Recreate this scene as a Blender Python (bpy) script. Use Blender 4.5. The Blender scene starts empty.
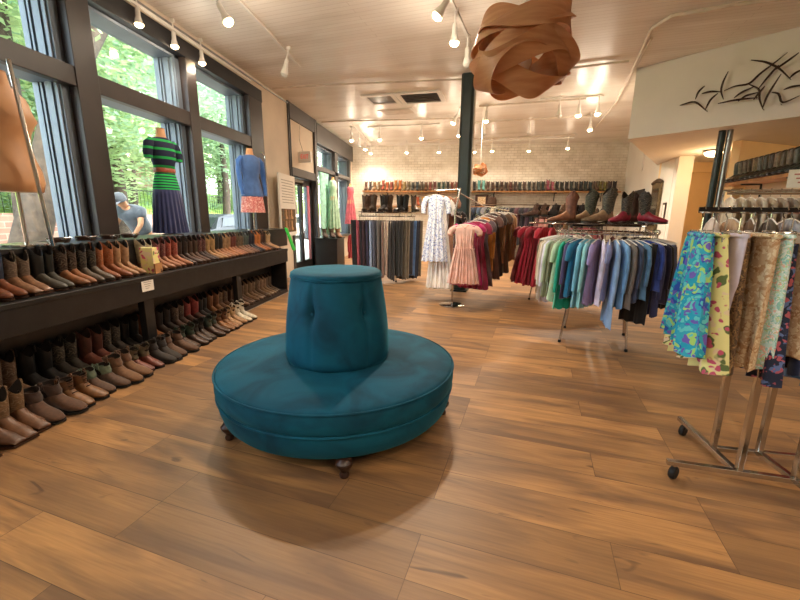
import bpy, bmesh, math, random
from mathutils import Vector, Matrix
from math import sin, cos, pi, radians as rad
random.seed(7)
SC = bpy.context.scene
COL = SC.collection
# ---------------------------------------------------------------- camera
up = Vector((19, 1790, 389)).normalized()
fy = Vector((52, 84, -389)); fy = (fy - up * fy.dot(up)).normalized()
rx = fy.cross(up)
cam_d = bpy.data.cameras.new('camera'); cam_d.sensor_width = 36; cam_d.lens = 389 / 800 * 36
cam_d.clip_start = 0.05; cam_d.clip_end = 200
cam = bpy.data.objects.new('camera', cam_d); COL.objects.link(cam)
R = Matrix((rx, fy, up))          # rows = world axes in camera space -> camera to world
cam.matrix_world = Matrix.Translation((0, 0, 1.4)) @ R.to_4x4()
SC.camera = cam
# ---------------------------------------------------------------- light and exposure
SC.view_settings.view_transform = 'Standard'
SC.view_settings.look = 'None'
SC.view_settings.exposure = 0.2
SC.view_settings.gamma = 1
SC.view_settings.use_curve_mapping = False
SKY_STRENGTH = 2.1
SUN_ENERGY = 9.0
LAMP_W = 125.0          # each lit track head
LAMP_COL = (1.0, 0.85, 0.67)
w = bpy.data.worlds.new('sky'); SC.world = w; w.use_nodes = True
nt = w.node_tree; bg = nt.nodes['Background']
sk = nt.nodes.new('ShaderNodeTexSky'); sk.sky_type = 'NISHITA'; sk.sun_disc = False
sk.sun_elevation = rad(52); sk.sun_rotation = rad(80); sk.air_density = 1.0; sk.dust_density = 2.0
hs = nt.nodes.new('ShaderNodeHueSaturation'); hs.inputs['Saturation'].default_value = .45
nt.links.new(sk.outputs[0], hs.inputs['Color']); nt.links.new(hs.outputs[0], bg.inputs[0]); bg.inputs[1].default_value = SKY_STRENGTH
sd = bpy.data.lights.new('sun', 'SUN'); sd.energy = SUN_ENERGY; sd.angle = rad(3); sd.color = (1, .95, .86)
so = bpy.data.objects.new('sun', sd); COL.objects.link(so); so.location = (8, 2, 14)
so.rotation_euler = Vector((-.62, .28, -1)).to_track_quat('-Z', 'Y').to_euler()

# ---------------------------------------------------------------- helpers
def lin(c):
    if isinstance(c, str):
        c = c.lstrip('#'); c = tuple(int(c[i:i+2], 16) / 255 for i in (0, 2, 4))
    return tuple(((v / 12.92) if v <= .04045 else ((v + .055) / 1.055) ** 2.4) for v in c[:3]) + (1,)

class MB:
    """collects geometry and links it as one mesh object"""
    def __init__(s): s.v = []; s.f = []; s.m = []; s.cur = 0
    def add(s, vs, fs):
        o = len(s.v); s.v += [tuple(p) for p in vs]
        for f in fs: s.f.append(tuple(i + o for i in f)); s.m.append(s.cur)
        return s
    def box(s, a, b, rot=0, org=None):
        x0, y0, z0 = a; x1, y1, z1 = b
        vs = [(x, y, z) for z in (z0, z1) for y in (y0, y1) for x in (x0, x1)]
        if rot:
            ox, oy = org or (0, 0)
            vs = [(ox + (x-ox)*cos(rot) - (y-oy)*sin(rot), oy + (x-ox)*sin(rot) + (y-oy)*cos(rot), z) for x, y, z in vs]
        return s.add(vs, [(0, 2, 3, 1), (4, 5, 7, 6), (0, 1, 5, 4), (2, 6, 7, 3), (0, 4, 6, 2), (1, 3, 7, 5)])
    def beam(s, p, q, w, h):
        p, q = Vector(p), Vector(q); d = (q - p).normalized()
        u = d.cross(Vector((0, 0, 1)))
        if u.length < .01: u = Vector((1, 0, 0))
        u.normalize(); n = u.cross(d)
        vs = [c + u * (a * w / 2) + n * (b * h / 2) for c in (p, q) for a, b in ((-1, -1), (1, -1), (1, 1), (-1, 1))]
        return s.add(vs, [(0, 1, 2, 3), (7, 6, 5, 4), (0, 4, 5, 1), (1, 5, 6, 2), (2, 6, 7, 3), (3, 7, 4, 0)])
    def loft(s, rings, cap0=True, cap1=True, close=True):
        n = len(rings[0]); vs = [p for r in rings for p in r]; fs = []
        for k in range(len(rings) - 1):
            for i in range(n if close else n - 1):
                j = (i + 1) % n; a = k * n
                fs.append((a + i, a + j, a + n + j, a + n + i))
        if cap0: fs.append(tuple(range(n - 1, -1, -1)))
        if cap1: fs.append(tuple(len(vs) - n + i for i in range(n)))
        return s.add(vs, fs)
    def lathe(s, prof, n=24, c=(0, 0, 0), cap0=True, cap1=True):
        return s.loft([[(c[0] + r * cos(2*pi*i/n), c[1] + r * sin(2*pi*i/n), c[2] + z) for i in range(n)] for r, z in prof], cap0, cap1)
    def tube(s, pts, r, n=8, closed=False):
        pts = [Vector(p) for p in pts]; rings = []; N = len(pts); prev = None
        for k, p in enumerate(pts):
            a = pts[k-1] if (k or closed) else p; b = pts[(k+1) % N] if (k < N-1 or closed) else p
            d = (b - a).normalized()
            if prev is None:
                u = d.cross(Vector((0, 0, 1)))
                if u.length < .05: u = d.cross(Vector((0, 1, 0)))
            else: u = prev - d * prev.dot(d)
            u.normalize(); prev = u; v = d.cross(u)
            rr = r[k] if isinstance(r, (list, tuple)) else r
            rings.append([p + (u * cos(2*pi*i/n) + v * sin(2*pi*i/n)) * rr for i in range(n)])
        if closed: rings.append(rings[0]); return s.loft(rings, False, False)
        return s.loft(rings)
    def build(s, name, mat, parent=None, smooth=True, loc=None, rot=None, color=None, bevel=0, angle=40):
        me = bpy.data.meshes.new(name); me.from_pydata(s.v, [], s.f)
        for mm in (mat if isinstance(mat, (list, tuple)) else [mat]): me.materials.append(mm)
        if s.m and max(s.m): me.polygons.foreach_set('material_index', s.m)
        me.update()
        bm = bmesh.new(); bm.from_mesh(me); bmesh.ops.recalc_face_normals(bm, faces=bm.faces); bm.to_mesh(me); bm.free()
        if smooth:
            me.shade_smooth(); me.set_sharp_from_angle(angle=rad(angle))
        o = bpy.data.objects.new(name, me); COL.objects.link(o)
        if bevel:
            b = o.modifiers.new('bevel', 'BEVEL'); b.width = bevel; b.segments = 2; b.limit_method = 'ANGLE'
        if parent: o.parent = parent
        if loc: o.location = loc
        if rot: o.rotation_euler = rot
        if color: o.color = lin(color)
        return o

LABELS = {}
def tag(o, label, cat, group=None, kind=None):
    o['label'] = label; o['category'] = cat
    if group: o['group'] = group
    if kind: o['kind'] = kind
    if label in LABELS and not kind: print('DUPLICATE LABEL', label)
    n = len(label.split())
    if n < 4 or n > 16: print('LABEL LENGTH', n, label)
    LABELS[label] = o
    return o
def struct(o): o['kind'] = 'structure'; return o
def empty(name, loc=(0, 0, 0), rz=0):
    o = bpy.data.objects.new(name, None); COL.objects.link(o); o.location = loc; o.rotation_euler = (0, 0, rz)
    o.empty_display_size = .1
    return o
def copy_tree(o, parent=None):
    c = o.copy(); COL.objects.link(c); c.parent = parent
    for ch in [k for k in CH.get(o.name, [])]: copy_tree(ch, c)
    return c
CH = {}
def register(root):
    for o in [root] + list(root.children_recursive): CH[o.name] = list(o.children)
def place(proto, loc, rz=0, colors=None, scale=None, tilt=None):
    """copy a prototype thing with its parts"""
    c = proto.copy(); COL.objects.link(c); c.location = loc; c.rotation_euler = (tilt[0] if tilt else 0, tilt[1] if tilt else 0, rz)
    if scale: c.scale = scale if isinstance(scale, (tuple, list)) else (scale,) * 3
    if colors and c.type == 'MESH' and colors.get('self'): c.color = lin(colors['self'])
    def rec(o, p):
        for ch in CH.get(o.name, []):
            k = ch.copy(); COL.objects.link(k); k.parent = p
            base = ch.name.split('.')[0]
            if colors and base in colors: k.color = lin(colors[base])
            rec(ch, k)
    rec(proto, c)
    return c
def remove_proto(root):
    for o in list(root.children_recursive) + [root]: bpy.data.objects.remove(o)
ONES = ['', 'first', 'second', 'third', 'fourth', 'fifth', 'sixth', 'seventh', 'eighth', 'ninth', 'tenth', 'eleventh', 'twelfth', 'thirteenth',
        'fourteenth', 'fifteenth', 'sixteenth', 'seventeenth', 'eighteenth', 'nineteenth', 'twentieth']
TENS = {2: 'twenty', 3: 'thirty', 4: 'forty', 5: 'fifty', 6: 'sixty'}
def ordn(n):
    if n <= 20: return ONES[n]
    if n % 10 == 0: return TENS[n // 10][:-1] + 'ieth'
    return TENS[n // 10] + '-' + ONES[n % 10]

# ---------------------------------------------------------------- materials
def newmat(name):
    m = bpy.data.materials.new(name); m.use_nodes = True
    return m, m.node_tree, m.node_tree.nodes['Principled BSDF']
def N(nt, t, **k):
    n = nt.nodes.new(t)
    for a, b in k.items():
        if a.startswith('i_'):
            n.inputs[int(a[2:]) if a[2:].isdigit() else a[2:].replace('_', ' ')].default_value = b
        else: setattr(n, a, b)
    return n
def ramp(nt, stops, interp='LINEAR'):
    r = nt.nodes.new('ShaderNodeValToRGB'); e = r.color_ramp.elements; r.color_ramp.interpolation = interp
    while len(e) < len(stops): e.new(.5)
    for i, (p, c) in enumerate(stops): e[i].position = p; e[i].color = lin(c) if isinstance(c, str) else c
    return r
def mix(nt, a, b, fac, mode='MIX'):
    m = nt.nodes.new('ShaderNodeMix'); m.data_type = 'RGBA'; m.blend_type = mode
    for idx, v in ((0, fac), (6, a), (7, b)):
        if hasattr(v, 'links') or isinstance(v, bpy.types.NodeSocket): nt.links.new(v, m.inputs[idx])
        else: m.inputs[idx].default_value = v if idx == 0 else (lin(v) if isinstance(v, str) else v)
    return m.outputs[2]
def simple(name, color, rough=.6, metal=0, noise=.12, scale=20, bump=0, **kw):
    m, nt, b = newmat(name)
    tc = N(nt, 'ShaderNodeTexCoord'); no = N(nt, 'ShaderNodeTexNoise'); no.inputs['Scale'].default_value = scale; no.inputs['Detail'].default_value = 4
    nt.links.new(tc.outputs['Object'], no.inputs['Vector'])
    c = lin(color); dk = tuple(v * (1 - noise * 2) for v in c[:3]) + (1,); lt = tuple(min(1, v * (1 + noise)) for v in c[:3]) + (1,)
    r = ramp(nt, [(.3, dk), (.7, lt)]); nt.links.new(no.outputs['Fac'], r.inputs[0]); nt.links.new(r.outputs[0], b.inputs['Base Color'])
    b.inputs['Roughness'].default_value = rough; b.inputs['Metallic'].default_value = metal
    if bump:
        bp = N(nt, 'ShaderNodeBump'); bp.inputs['Strength'].default_value = bump; bp.inputs['Distance'].default_value = .01
        nt.links.new(no.outputs['Fac'], bp.inputs['Height']); nt.links.new(bp.outputs[0], b.inputs['Normal'])
    for k, v in kw.items(): b.inputs[k.replace('_', ' ')].default_value = v
    return m
def emit(name, color, strength):
    m, nt, b = newmat(name); b.inputs['Base Color'].default_value = lin(color)
    b.inputs['Emission Color'].default_value = lin(color); b.inputs['Emission Strength'].default_value = strength
    return m
def objcol(name, rough=.6, scale=30, amt=.35, stitch=0, sheen=0, bump=.3):
    """material whose base colour is the object's own colour, mottled"""
    m, nt, b = newmat(name)
    oi = N(nt, 'ShaderNodeObjectInfo'); tc = N(nt, 'ShaderNodeTexCoord')
    no = N(nt, 'ShaderNodeTexNoise'); no.inputs['Scale'].default_value = scale; no.inputs['Detail'].default_value = 5
    nt.links.new(tc.outputs['Object'], no.inputs['Vector'])
    mr = N(nt, 'ShaderNodeMapRange'); mr.inputs[1].default_value = .3; mr.inputs[2].default_value = .7; mr.inputs[3].default_value = 1 - amt; mr.inputs[4].default_value = 1 + amt
    nt.links.new(no.outputs['Fac'], mr.inputs[0])
    v = N(nt, 'ShaderNodeVectorMath', operation='SCALE'); nt.links.new(oi.outputs['Color'], v.inputs[0]); nt.links.new(mr.outputs[0], v.inputs['Scale'])
    out = v.outputs[0]
    if stitch:
        wv = N(nt, 'ShaderNodeTexWave'); wv.wave_type = 'RINGS'; wv.rings_direction = 'X'
        wv.inputs['Scale'].default_value = 15; wv.inputs['Distortion'].default_value = 14; wv.inputs['Detail'].default_value = 1.5; wv.inputs['Detail Scale'].default_value = 1.6
        nt.links.new(tc.outputs['Object'], wv.inputs['Vector'])
        r = ramp(nt, [(.80, (0, 0, 0, 1)), (.95, (1, 1, 1, 1))]); nt.links.new(wv.outputs['Fac'], r.inputs[0])
        ml = N(nt, 'ShaderNodeMath', operation='MULTIPLY'); ml.inputs[1].default_value = stitch; nt.links.new(r.outputs[0], ml.inputs[0])
        out = mix(nt, out, (.62, .50, .34, 1), ml.outputs[0])
    nt.links.new(out, b.inputs['Base Color'])
    b.inputs['Roughness'].default_value = rough
    if sheen: b.inputs['Sheen Weight'].default_value = sheen
    bp = N(nt, 'ShaderNodeBump'); bp.inputs['Strength'].default_value = bump; bp.inputs['Distance'].default_value = .004
    nt.links.new(no.outputs['Fac'], bp.inputs['Height']); nt.links.new(bp.outputs[0], b.inputs['Normal'])
    return m
def printed(name, base, cols, scale=14, thr=.42, rough=.85, stretch=(1, 1, 1)):
    """printed cloth: scattered voronoi motifs of several colours over a base"""
    m, nt, b = newmat(name)
    tc = N(nt, 'ShaderNodeTexCoord'); mp = N(nt, 'ShaderNodeMapping'); mp.inputs['Scale'].default_value = stretch
    nt.links.new(tc.outputs['Object'], mp.inputs[0])
    n0 = N(nt, 'ShaderNodeTexNoise'); n0.inputs['Scale'].default_value = scale * .8
    nt.links.new(mp.outputs[0], n0.inputs['Vector'])
    wp = mix(nt, mp.outputs[0], n0.outputs['Color'], .10)
    cur = base if not isinstance(base, str) else lin(base)
    for i, c in enumerate(cols):
        vo = N(nt, 'ShaderNodeTexVoronoi'); vo.inputs['Scale'].default_value = scale * (1 + .23 * i)
        ad = N(nt, 'ShaderNodeVectorMath', operation='ADD'); ad.inputs[1].default_value = (i * 3.7, i * 1.3, i * 5.1)
        nt.links.new(wp, ad.inputs[0]); nt.links.new(ad.outputs[0], vo.inputs['Vector'])
        r = ramp(nt, [(thr, (1, 1, 1, 1)), (thr + .05, (0, 0, 0, 1))]); nt.links.new(vo.outputs['Distance'], r.inputs[0])
        cur = mix(nt, cur, c, r.outputs[0])
    nt.links.new(cur, b.inputs['Base Color']); b.inputs['Roughness'].default_value = rough
    return m
M = {}
M['leather'] = objcol('leather', .42, 26, .35, 0)
M['tooled'] = objcol('tooled_leather', .45, 26, .30, .20)
M['suede'] = objcol('suede', .85, 40, .25, 0, .2)
M['cloth'] = objcol('cloth', .9, 9, .22, 0, .3, .2)
M['lining'] = simple('boot_lining', '#241a14', .9)
M['dark'] = simple('dark_flat_bar', '#2c2825', .35, .6)
M['chrome'] = simple('chrome', '#c9c4bd', .16, 1, .05, 8)
M['steel'] = simple('brushed_steel', '#8d8c8a', .32, 1, .1, 12)
M['black'] = simple('black_paint', '#17171a', .5, 0, .2, 6)
M['blackw'] = simple('black_shelf_paint', '#1b1919', .42, 0, .3, 9, .15)
M['postbrown'] = simple('dark_brown_paint', '#2f2521', .42, 0, .15, 3, .1)
M['alum'] = simple('grey_aluminium', '#6c7681', .5, .25, .05, 4)
M['plaster'] = simple('cream_plaster', '#dccdb9', .8, 0, .05, 2, .08)
M['whiteplaster'] = simple('white_plaster', '#e4dfd6', .8, 0, .02, 2, .05)
M['ochre'] = simple('yellow_wall_paint', '#f0d3a2', .8, 0, .03, 2)
M['column'] = simple('dark_green_steel', '#20302f', .35, 0, .12, 4, .1)
M['white'] = simple('white_enamel', '#e8e3da', .45, 0, .03, 8)
M['conduit'] = simple('painted_conduit', '#d6c9b8', .6, 0, .08, 8)
M['rubber'] = simple('black_rubber', '#121212', .6, 0, .1)
M['woodshelf'] = simple('oiled_pine', '#b98452', .5, 0, .18, 7)
M['darkwood'] = simple('dark_turned_wood', '#3a2318', .3, 0, .25, 20)
M['grille'] = simple('vent_dark', '#4a4038', .7)
M['card'] = simple('white_card', '#efe9df', .7, 0, .02)
M['ink'] = simple('grey_ink', '#b0a69c', .8)
M['skin'] = simple('skin', '#c08a66', .6)
M['form'] = simple('tan_mannequin', '#d8a273', .5, 0, .06, 5)
M['bulb'] = emit('warm_bulb', '#ffd9a0', 30)
M['bulboff'] = simple('unlit_bulb', '#d8d4cc', .2)
M['glassbulb'] = simple('glass_bulb', '#cfc6ba', .15)
# ---- floor planks
def floor_mat():
    m, nt, b = newmat('oak_plank_floor')
    tc = N(nt, 'ShaderNodeTexCoord'); mp = N(nt, 'ShaderNodeMapping'); mp.vector_type = 'POINT'
    mp.inputs['Rotation'].default_value = (0, 0, rad(11.5)); mp.inputs['Location'].default_value = (.38, -.025, 0)
    nt.links.new(tc.outputs['Object'], mp.inputs[0])
    br = N(nt, 'ShaderNodeTexBrick'); br.offset = .37; br.offset_frequency = 3; br.squash = 1
    br.inputs['Color1'].default_value = (0, 0, 0, 1); br.inputs['Color2'].default_value = (1, 1, 1, 1); br.inputs['Mortar'].default_value = (.5, .5, .5, 1)
    br.inputs['Scale'].default_value = 1; br.inputs['Mortar Size'].default_value = .0016; br.inputs['Mortar Smooth'].default_value = .2
    br.inputs['Brick Width'].default_value = 1.27; br.inputs['Row Height'].default_value = .236; br.inputs['Bias'].default_value = 0
    nt.links.new(mp.outputs[0], br.inputs['Vector'])
    sp = N(nt, 'ShaderNodeSeparateXYZ'); nt.links.new(mp.outputs[0], sp.inputs[0])
    sc = N(nt, 'ShaderNodeSeparateColor'); nt.links.new(br.outputs['Color'], sc.inputs[0])
    off = N(nt, 'ShaderNodeMath', operation='MULTIPLY'); off.inputs[1].default_value = 37; nt.links.new(sc.outputs[0], off.inputs[0])
    cb = N(nt, 'ShaderNodeCombineXYZ'); nt.links.new(sp.outputs[0], cb.inputs[0]); nt.links.new(sp.outputs[1], cb.inputs[1]); nt.links.new(off.outputs[0], cb.inputs[2])
    def noise(sx, sy, scale, detail, dist=0):
        q = N(nt, 'ShaderNodeMapping'); q.inputs['Scale'].default_value = (sx, sy, 1); nt.links.new(cb.outputs[0], q.inputs[0])
        n = N(nt, 'ShaderNodeTexNoise'); n.inputs['Scale'].default_value = scale; n.inputs['Detail'].default_value = detail; n.inputs['Distortion'].default_value = dist
        nt.links.new(q.outputs[0], n.inputs['Vector']); return n
    big = noise(.9, 5, 1.3, 3, .8); fine = noise(2.2, 60, 1.6, 5, .3); knot = noise(1.6, 7, 1.7, 2, 1.5)
    base = mix(nt, '#ca965f', '#95704a', sc.outputs[0])
    r1 = ramp(nt, [(.36, (0, 0, 0, 1)), (.66, (1, 1, 1, 1))]); nt.links.new(big.outputs['Fac'], r1.inputs[0])
    base = mix(nt, base, '#7d5e44', r1.outputs[0])
    mg = N(nt, 'ShaderNodeMapRange'); mg.inputs[1].default_value = .35; mg.inputs[2].default_value = .7; mg.inputs[3].default_value = 0; mg.inputs[4].default_value = .30
    nt.links.new(fine.outputs['Fac'], mg.inputs[0])
    base = mix(nt, base, '#644630', mg.outputs[0])
    r2 = ramp(nt, [(.68, (0, 0, 0, 1)), (.78, (.75, .75, .75, 1))]); nt.links.new(knot.outputs['Fac'], r2.inputs[0])
    base = mix(nt, base, '#574030', r2.outputs[0])
    ml = N(nt, 'ShaderNodeMath', operation='MULTIPLY'); ml.inputs[1].default_value = .75; nt.links.new(br.outputs['Fac'], ml.inputs[0])
    base = mix(nt, base, '#453022', ml.outputs[0])
    nt.links.new(base, b.inputs['Base Color'])
    rr = N(nt, 'ShaderNodeMapRange'); rr.inputs[3].default_value = .36; rr.inputs[4].default_value = .54; nt.links.new(fine.outputs['Fac'], rr.inputs[0]); nt.links.new(rr.outputs[0], b.inputs['Roughness'])
    bp = N(nt, 'ShaderNodeBump'); bp.inputs['Strength'].default_value = .25; bp.inputs['Distance'].default_value = .002
    inv = N(nt, 'ShaderNodeMath', operation='SUBTRACT'); inv.inputs[0].default_value = 1; nt.links.new(br.outputs['Fac'], inv.inputs[1])
    nt.links.new(inv.outputs[0], bp.inputs['Height']); nt.links.new(bp.outputs[0], b.inputs['Normal'])
    return m
M['floor'] = floor_mat()
def brick_mat(name, c1, c2, mort, w, h, ms, plane='XZ', bump=.6):
    m, nt, b = newmat(name)
    tc = N(nt, 'ShaderNodeTexCoord'); sp = N(nt, 'ShaderNodeSeparateXYZ'); nt.links.new(tc.outputs['Object'], sp.inputs[0])
    cb = N(nt, 'ShaderNodeCombineXYZ'); nt.links.new(sp.outputs[0 if plane == 'XZ' else 1], cb.inputs[0]); nt.links.new(sp.outputs[2], cb.inputs[1])
    br = N(nt, 'ShaderNodeTexBrick'); br.inputs['Color1'].default_value = lin(c1); br.inputs['Color2'].default_value = lin(c2); br.inputs['Mortar'].default_value = lin(mort)
    br.inputs['Scale'].default_value = 1; br.inputs['Mortar Size'].default_value = ms; br.inputs['Mortar Smooth'].default_value = .4
    br.inputs['Brick Width'].default_value = w; br.inputs['Row Height'].default_value = h
    nt.links.new(cb.outputs[0], br.inputs['Vector'])
    no = N(nt, 'ShaderNodeTexNoise'); no.inputs['Scale'].default_value = 3.5; no.inputs['Detail'].default_value = 6; nt.links.new(tc.outputs['Object'], no.inputs['Vector'])
    r = ramp(nt, [(.35, (1, 1, 1, 1)), (.75, (.80, .76, .70, 1))]); nt.links.new(no.outputs['Fac'], r.inputs[0])
    no2 = N(nt, 'ShaderNodeTexNoise'); no2.inputs['Scale'].default_value = 1.2; nt.links.new(tc.outputs['Object'], no2.inputs['Vector'])
    wob = ramp(nt, [(.42, (0, 0, 0, 1)), (.6, (1, 1, 1, 1))]); nt.links.new(no2.outputs['Fac'], wob.inputs[0])
    soft = mix(nt, br.outputs['Color'], c1, wob.outputs[0]) if plane == 'XZ' else br.outputs['Color']
    c = mix(nt, mix(nt, br.outputs['Color'], soft, .55), r.outputs[0], 1.0, 'MULTIPLY')
    nt.links.new(c, b.inputs['Base Color']); b.inputs['Roughness'].default_value = .75
    bp = N(nt, 'ShaderNodeBump'); bp.inputs['Strength'].default_value = bump; bp.inputs['Distance'].default_value = .01; bp.invert = True
    nt.links.new(br.outputs['Fac'], bp.inputs['Height']); nt.links.new(bp.outputs[0], b.inputs['Normal'])
    return m
M['brick'] = brick_mat('white_painted_brick', '#e9e1d4', '#dbd2c4', '#b5a998', .21, .085, .006)
M['redbrick'] = brick_mat('pink_stone_wall', '#c49a86', '#a87866', '#d0b8a4', .5, .16, .012, 'YZ')
def ceil_mat():
    m, nt, b = newmat('painted_board_ceiling')
    tc = N(nt, 'ShaderNodeTexCoord'); mp = N(nt, 'ShaderNodeMapping'); mp.inputs['Rotation'].default_value = (0, 0, rad(11.5)); nt.links.new(tc.outputs['Object'], mp.inputs[0])
    br = N(nt, 'ShaderNodeTexBrick'); br.inputs['Color1'].default_value = lin('#ebe4da'); br.inputs['Color2'].default_value = lin('#e6ddd2'); br.inputs['Mortar'].default_value = lin('#c2b5a6')
    br.inputs['Scale'].default_value = 1; br.inputs['Mortar Size'].default_value = .003; br.inputs['Mortar Smooth'].default_value = .5; br.inputs['Brick Width'].default_value = 4.5; br.inputs['Row Height'].default_value = .085
    nt.links.new(mp.outputs[0], br.inputs['Vector'])
    mp2 = N(nt, 'ShaderNodeMapping'); mp2.inputs['Scale'].default_value = (.5, 2, 1); nt.links.new(mp.outputs[0], mp2.inputs[0])
    no = N(nt, 'ShaderNodeTexNoise'); no.inputs['Scale'].default_value = 1.1; no.inputs['Detail'].default_value = 6; nt.links.new(mp2.outputs[0], no.inputs['Vector'])
    r = ramp(nt, [(.5, (1, 1, 1, 1)), (.78, (.74, .70, .65, 1))]); nt.links.new(no.outputs['Fac'], r.inputs[0])
    nt.links.new(mix(nt, br.outputs['Color'], r.outputs[0], 1.0, 'MULTIPLY'), b.inputs['Base Color']); b.inputs['Roughness'].default_value = .38
    bp = N(nt, 'ShaderNodeBump'); bp.inputs['Strength'].default_value = .5; bp.inputs['Distance'].default_value = .006; bp.invert = True
    nt.links.new(br.outputs['Fac'], bp.inputs['Height']); nt.links.new(bp.outputs[0], b.inputs['Normal'])
    return m
M['ceil'] = ceil_mat()
def glass_mat():
    m = bpy.data.materials.new('window_glass'); m.use_nodes = True; nt = m.node_tree; nt.nodes.clear()
    o = N(nt, 'ShaderNodeOutputMaterial'); t = N(nt, 'ShaderNodeBsdfTransparent'); t.inputs[0].default_value = (.93, .96, .95, 1)
    g = N(nt, 'ShaderNodeBsdfGlossy'); g.inputs['Roughness'].default_value = .02
    fr = N(nt, 'ShaderNodeFresnel'); fr.inputs[0].default_value = 1.45; mx = N(nt, 'ShaderNodeMixShader')
    ge = N(nt, 'ShaderNodeNewGeometry'); iv = N(nt, 'ShaderNodeMath', operation='SUBTRACT'); iv.inputs[0].default_value = 1; nt.links.new(ge.outputs['Backfacing'], iv.inputs[1])
    mu = N(nt, 'ShaderNodeMath', operation='MULTIPLY'); nt.links.new(fr.outputs[0], mu.inputs[0]); nt.links.new(iv.outputs[0], mu.inputs[1])
    nt.links.new(mu.outputs[0], mx.inputs[0]); nt.links.new(t.outputs[0], mx.inputs[1]); nt.links.new(g.outputs[0], mx.inputs[2]); nt.links.new(mx.outputs[0], o.inputs[0])
    return m
M['glass'] = glass_mat()
def velvet():
    m, nt, b = newmat('teal_velvet')
    tc = N(nt, 'ShaderNodeTexCoord'); no = N(nt, 'ShaderNodeTexNoise'); no.inputs['Scale'].default_value = 3.2; no.inputs['Detail'].default_value = 3; no.inputs['Distortion'].default_value = 1.2
    nt.links.new(tc.outputs['Object'], no.inputs['Vector'])
    r = ramp(nt, [(.35, '#033b50'), (.65, '#06566f')]); nt.links.new(no.outputs['Fac'], r.inputs[0]); nt.links.new(r.outputs[0], b.inputs['Base Color'])
    b.inputs['Roughness'].default_value = .75; b.inputs['Sheen Weight'].default_value = .3; b.inputs['Sheen Roughness'].default_value = .35
    b.inputs['Sheen Tint'].default_value = (.08, .52, .66, 1); b.inputs['Specular IOR Level'].default_value = .25
    n2 = N(nt, 'ShaderNodeTexNoise'); n2.inputs['Scale'].default_value = 420; nt.links.new(tc.outputs['Object'], n2.inputs['Vector'])
    bp = N(nt, 'ShaderNodeBump'); bp.inputs['Strength'].default_value = .25; bp.inputs['Distance'].default_value = .002; nt.links.new(n2.outputs['Fac'], bp.inputs['Height']); nt.links.new(bp.outputs[0], b.inputs['Normal'])
    return m
M['velvet'] = velvet()
def veneer():
    m, nt, b = newmat('cherry_veneer')
    tc = N(nt, 'ShaderNodeTexCoord'); mp = N(nt, 'ShaderNodeMapping'); mp.inputs['Scale'].default_value = (3, 3, 26); nt.links.new(tc.outputs['Object'], mp.inputs[0])
    no = N(nt, 'ShaderNodeTexNoise'); no.inputs['Scale'].default_value = 1.5; no.inputs['Detail'].default_value = 4; nt.links.new(mp.outputs[0], no.inputs['Vector'])
    r = ramp(nt, [(.3, '#bb8057'), (.7, '#dcae80')]); nt.links.new(no.outputs['Fac'], r.inputs[0]); nt.links.new(r.outputs[0], b.inputs['Base Color']); b.inputs['Roughness'].default_value = .35
    tr = N(nt, 'ShaderNodeBsdfTranslucent'); tr.inputs[0].default_value = (.8, .46, .24, 1)
    mx = N(nt, 'ShaderNodeMixShader'); mx.inputs[0].default_value = .35; out = nt.nodes['Material Output']
    nt.links.new(b.outputs[0], mx.inputs[1]); nt.links.new(tr.outputs[0], mx.inputs[2]); nt.links.new(mx.outputs[0], out.inputs[0])
    return m
M['veneer'] = veneer()
M['floral_blue'] = printed('blue_floral_cotton', '#1697b4', ['#2b4ea8', '#2f9fb8', '#a9cf6a', '#6b58b0', '#5fc0c0'], 17, .34)
M['floral_yellow'] = printed('yellow_floral_cotton', '#e0d68e', ['#5c6a3a', '#e0c8a0', '#c0506a'], 15, .31)
M['floral_pastel'] = printed('pastel_floral_cotton', '#bcdcd4', ['#e7b7a2', '#8cc4bc', '#b7cf9c', '#dfe4e0'], 34, .36)
M['floral_brown'] = printed('brown_lace', '#6e5334', ['#8f7147', '#4a3722'], 34, .42)
M['floral_beige'] = printed('beige_print', '#c9ab88', ['#b58c64', '#dcc9a6'], 30, .40)
M['floral_white'] = printed('blue_sprigged_white_cotton', '#e9eef6', ['#5f7cc0', '#7f98cc'], 32, .28)
M['floral_navy'] = printed('navy_floral_cotton', '#20263c', ['#5c6f9c', '#b0565e'], 26, .34)
M['floral_red'] = printed('rose_print', '#a8606a', ['#d5a6a0', '#6b2b38'], 34, .42)
M['floral_bw'] = printed('blue_white_toile', '#d9dfe8', ['#3c56a4', '#6d83bf'], 34, .40)
M['plaid'] = printed('grey_print', '#8c8a98', ['#5c5a72', '#c9c3cc'], 40, .42)
# ================================================================ the setting
ZC = 3.78
WX = -3.6
BR = rad(-11.5)
def slab(name, a, b, mat, **k):
    return struct(MB().box(a, b).build(name, mat, smooth=False, **k))
def prism(pts, z0, z1):
    m = MB(); n = len(pts)
    m.add([(x, y, z0) for x, y in pts] + [(x, y, z1) for x, y in pts],
          [tuple(range(n - 1, -1, -1)), tuple(range(n, 2 * n))] + [(i, (i + 1) % n, n + (i + 1) % n, n + i) for i in range(n)])
    return m
slab('floor', (-3.9, -3.2, -.12), (9.4, 14.6, 0), M['floor'])
slab('ceiling', (-4.1, -3.2, ZC), (9.4, 14.6, ZC + .3), M['ceil'])
slab('wall_back', (-3.9, 14.2, 0), (9.4, 14.5, ZC), M['brick'])
slab('wall_front', (-3.9, -3.2, 0), (9.4, -3.0, ZC), M['whiteplaster'])
slab('wall_right', (9.2, -3.0, 0), (9.4, 14.2, ZC), M['whiteplaster'])
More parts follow.
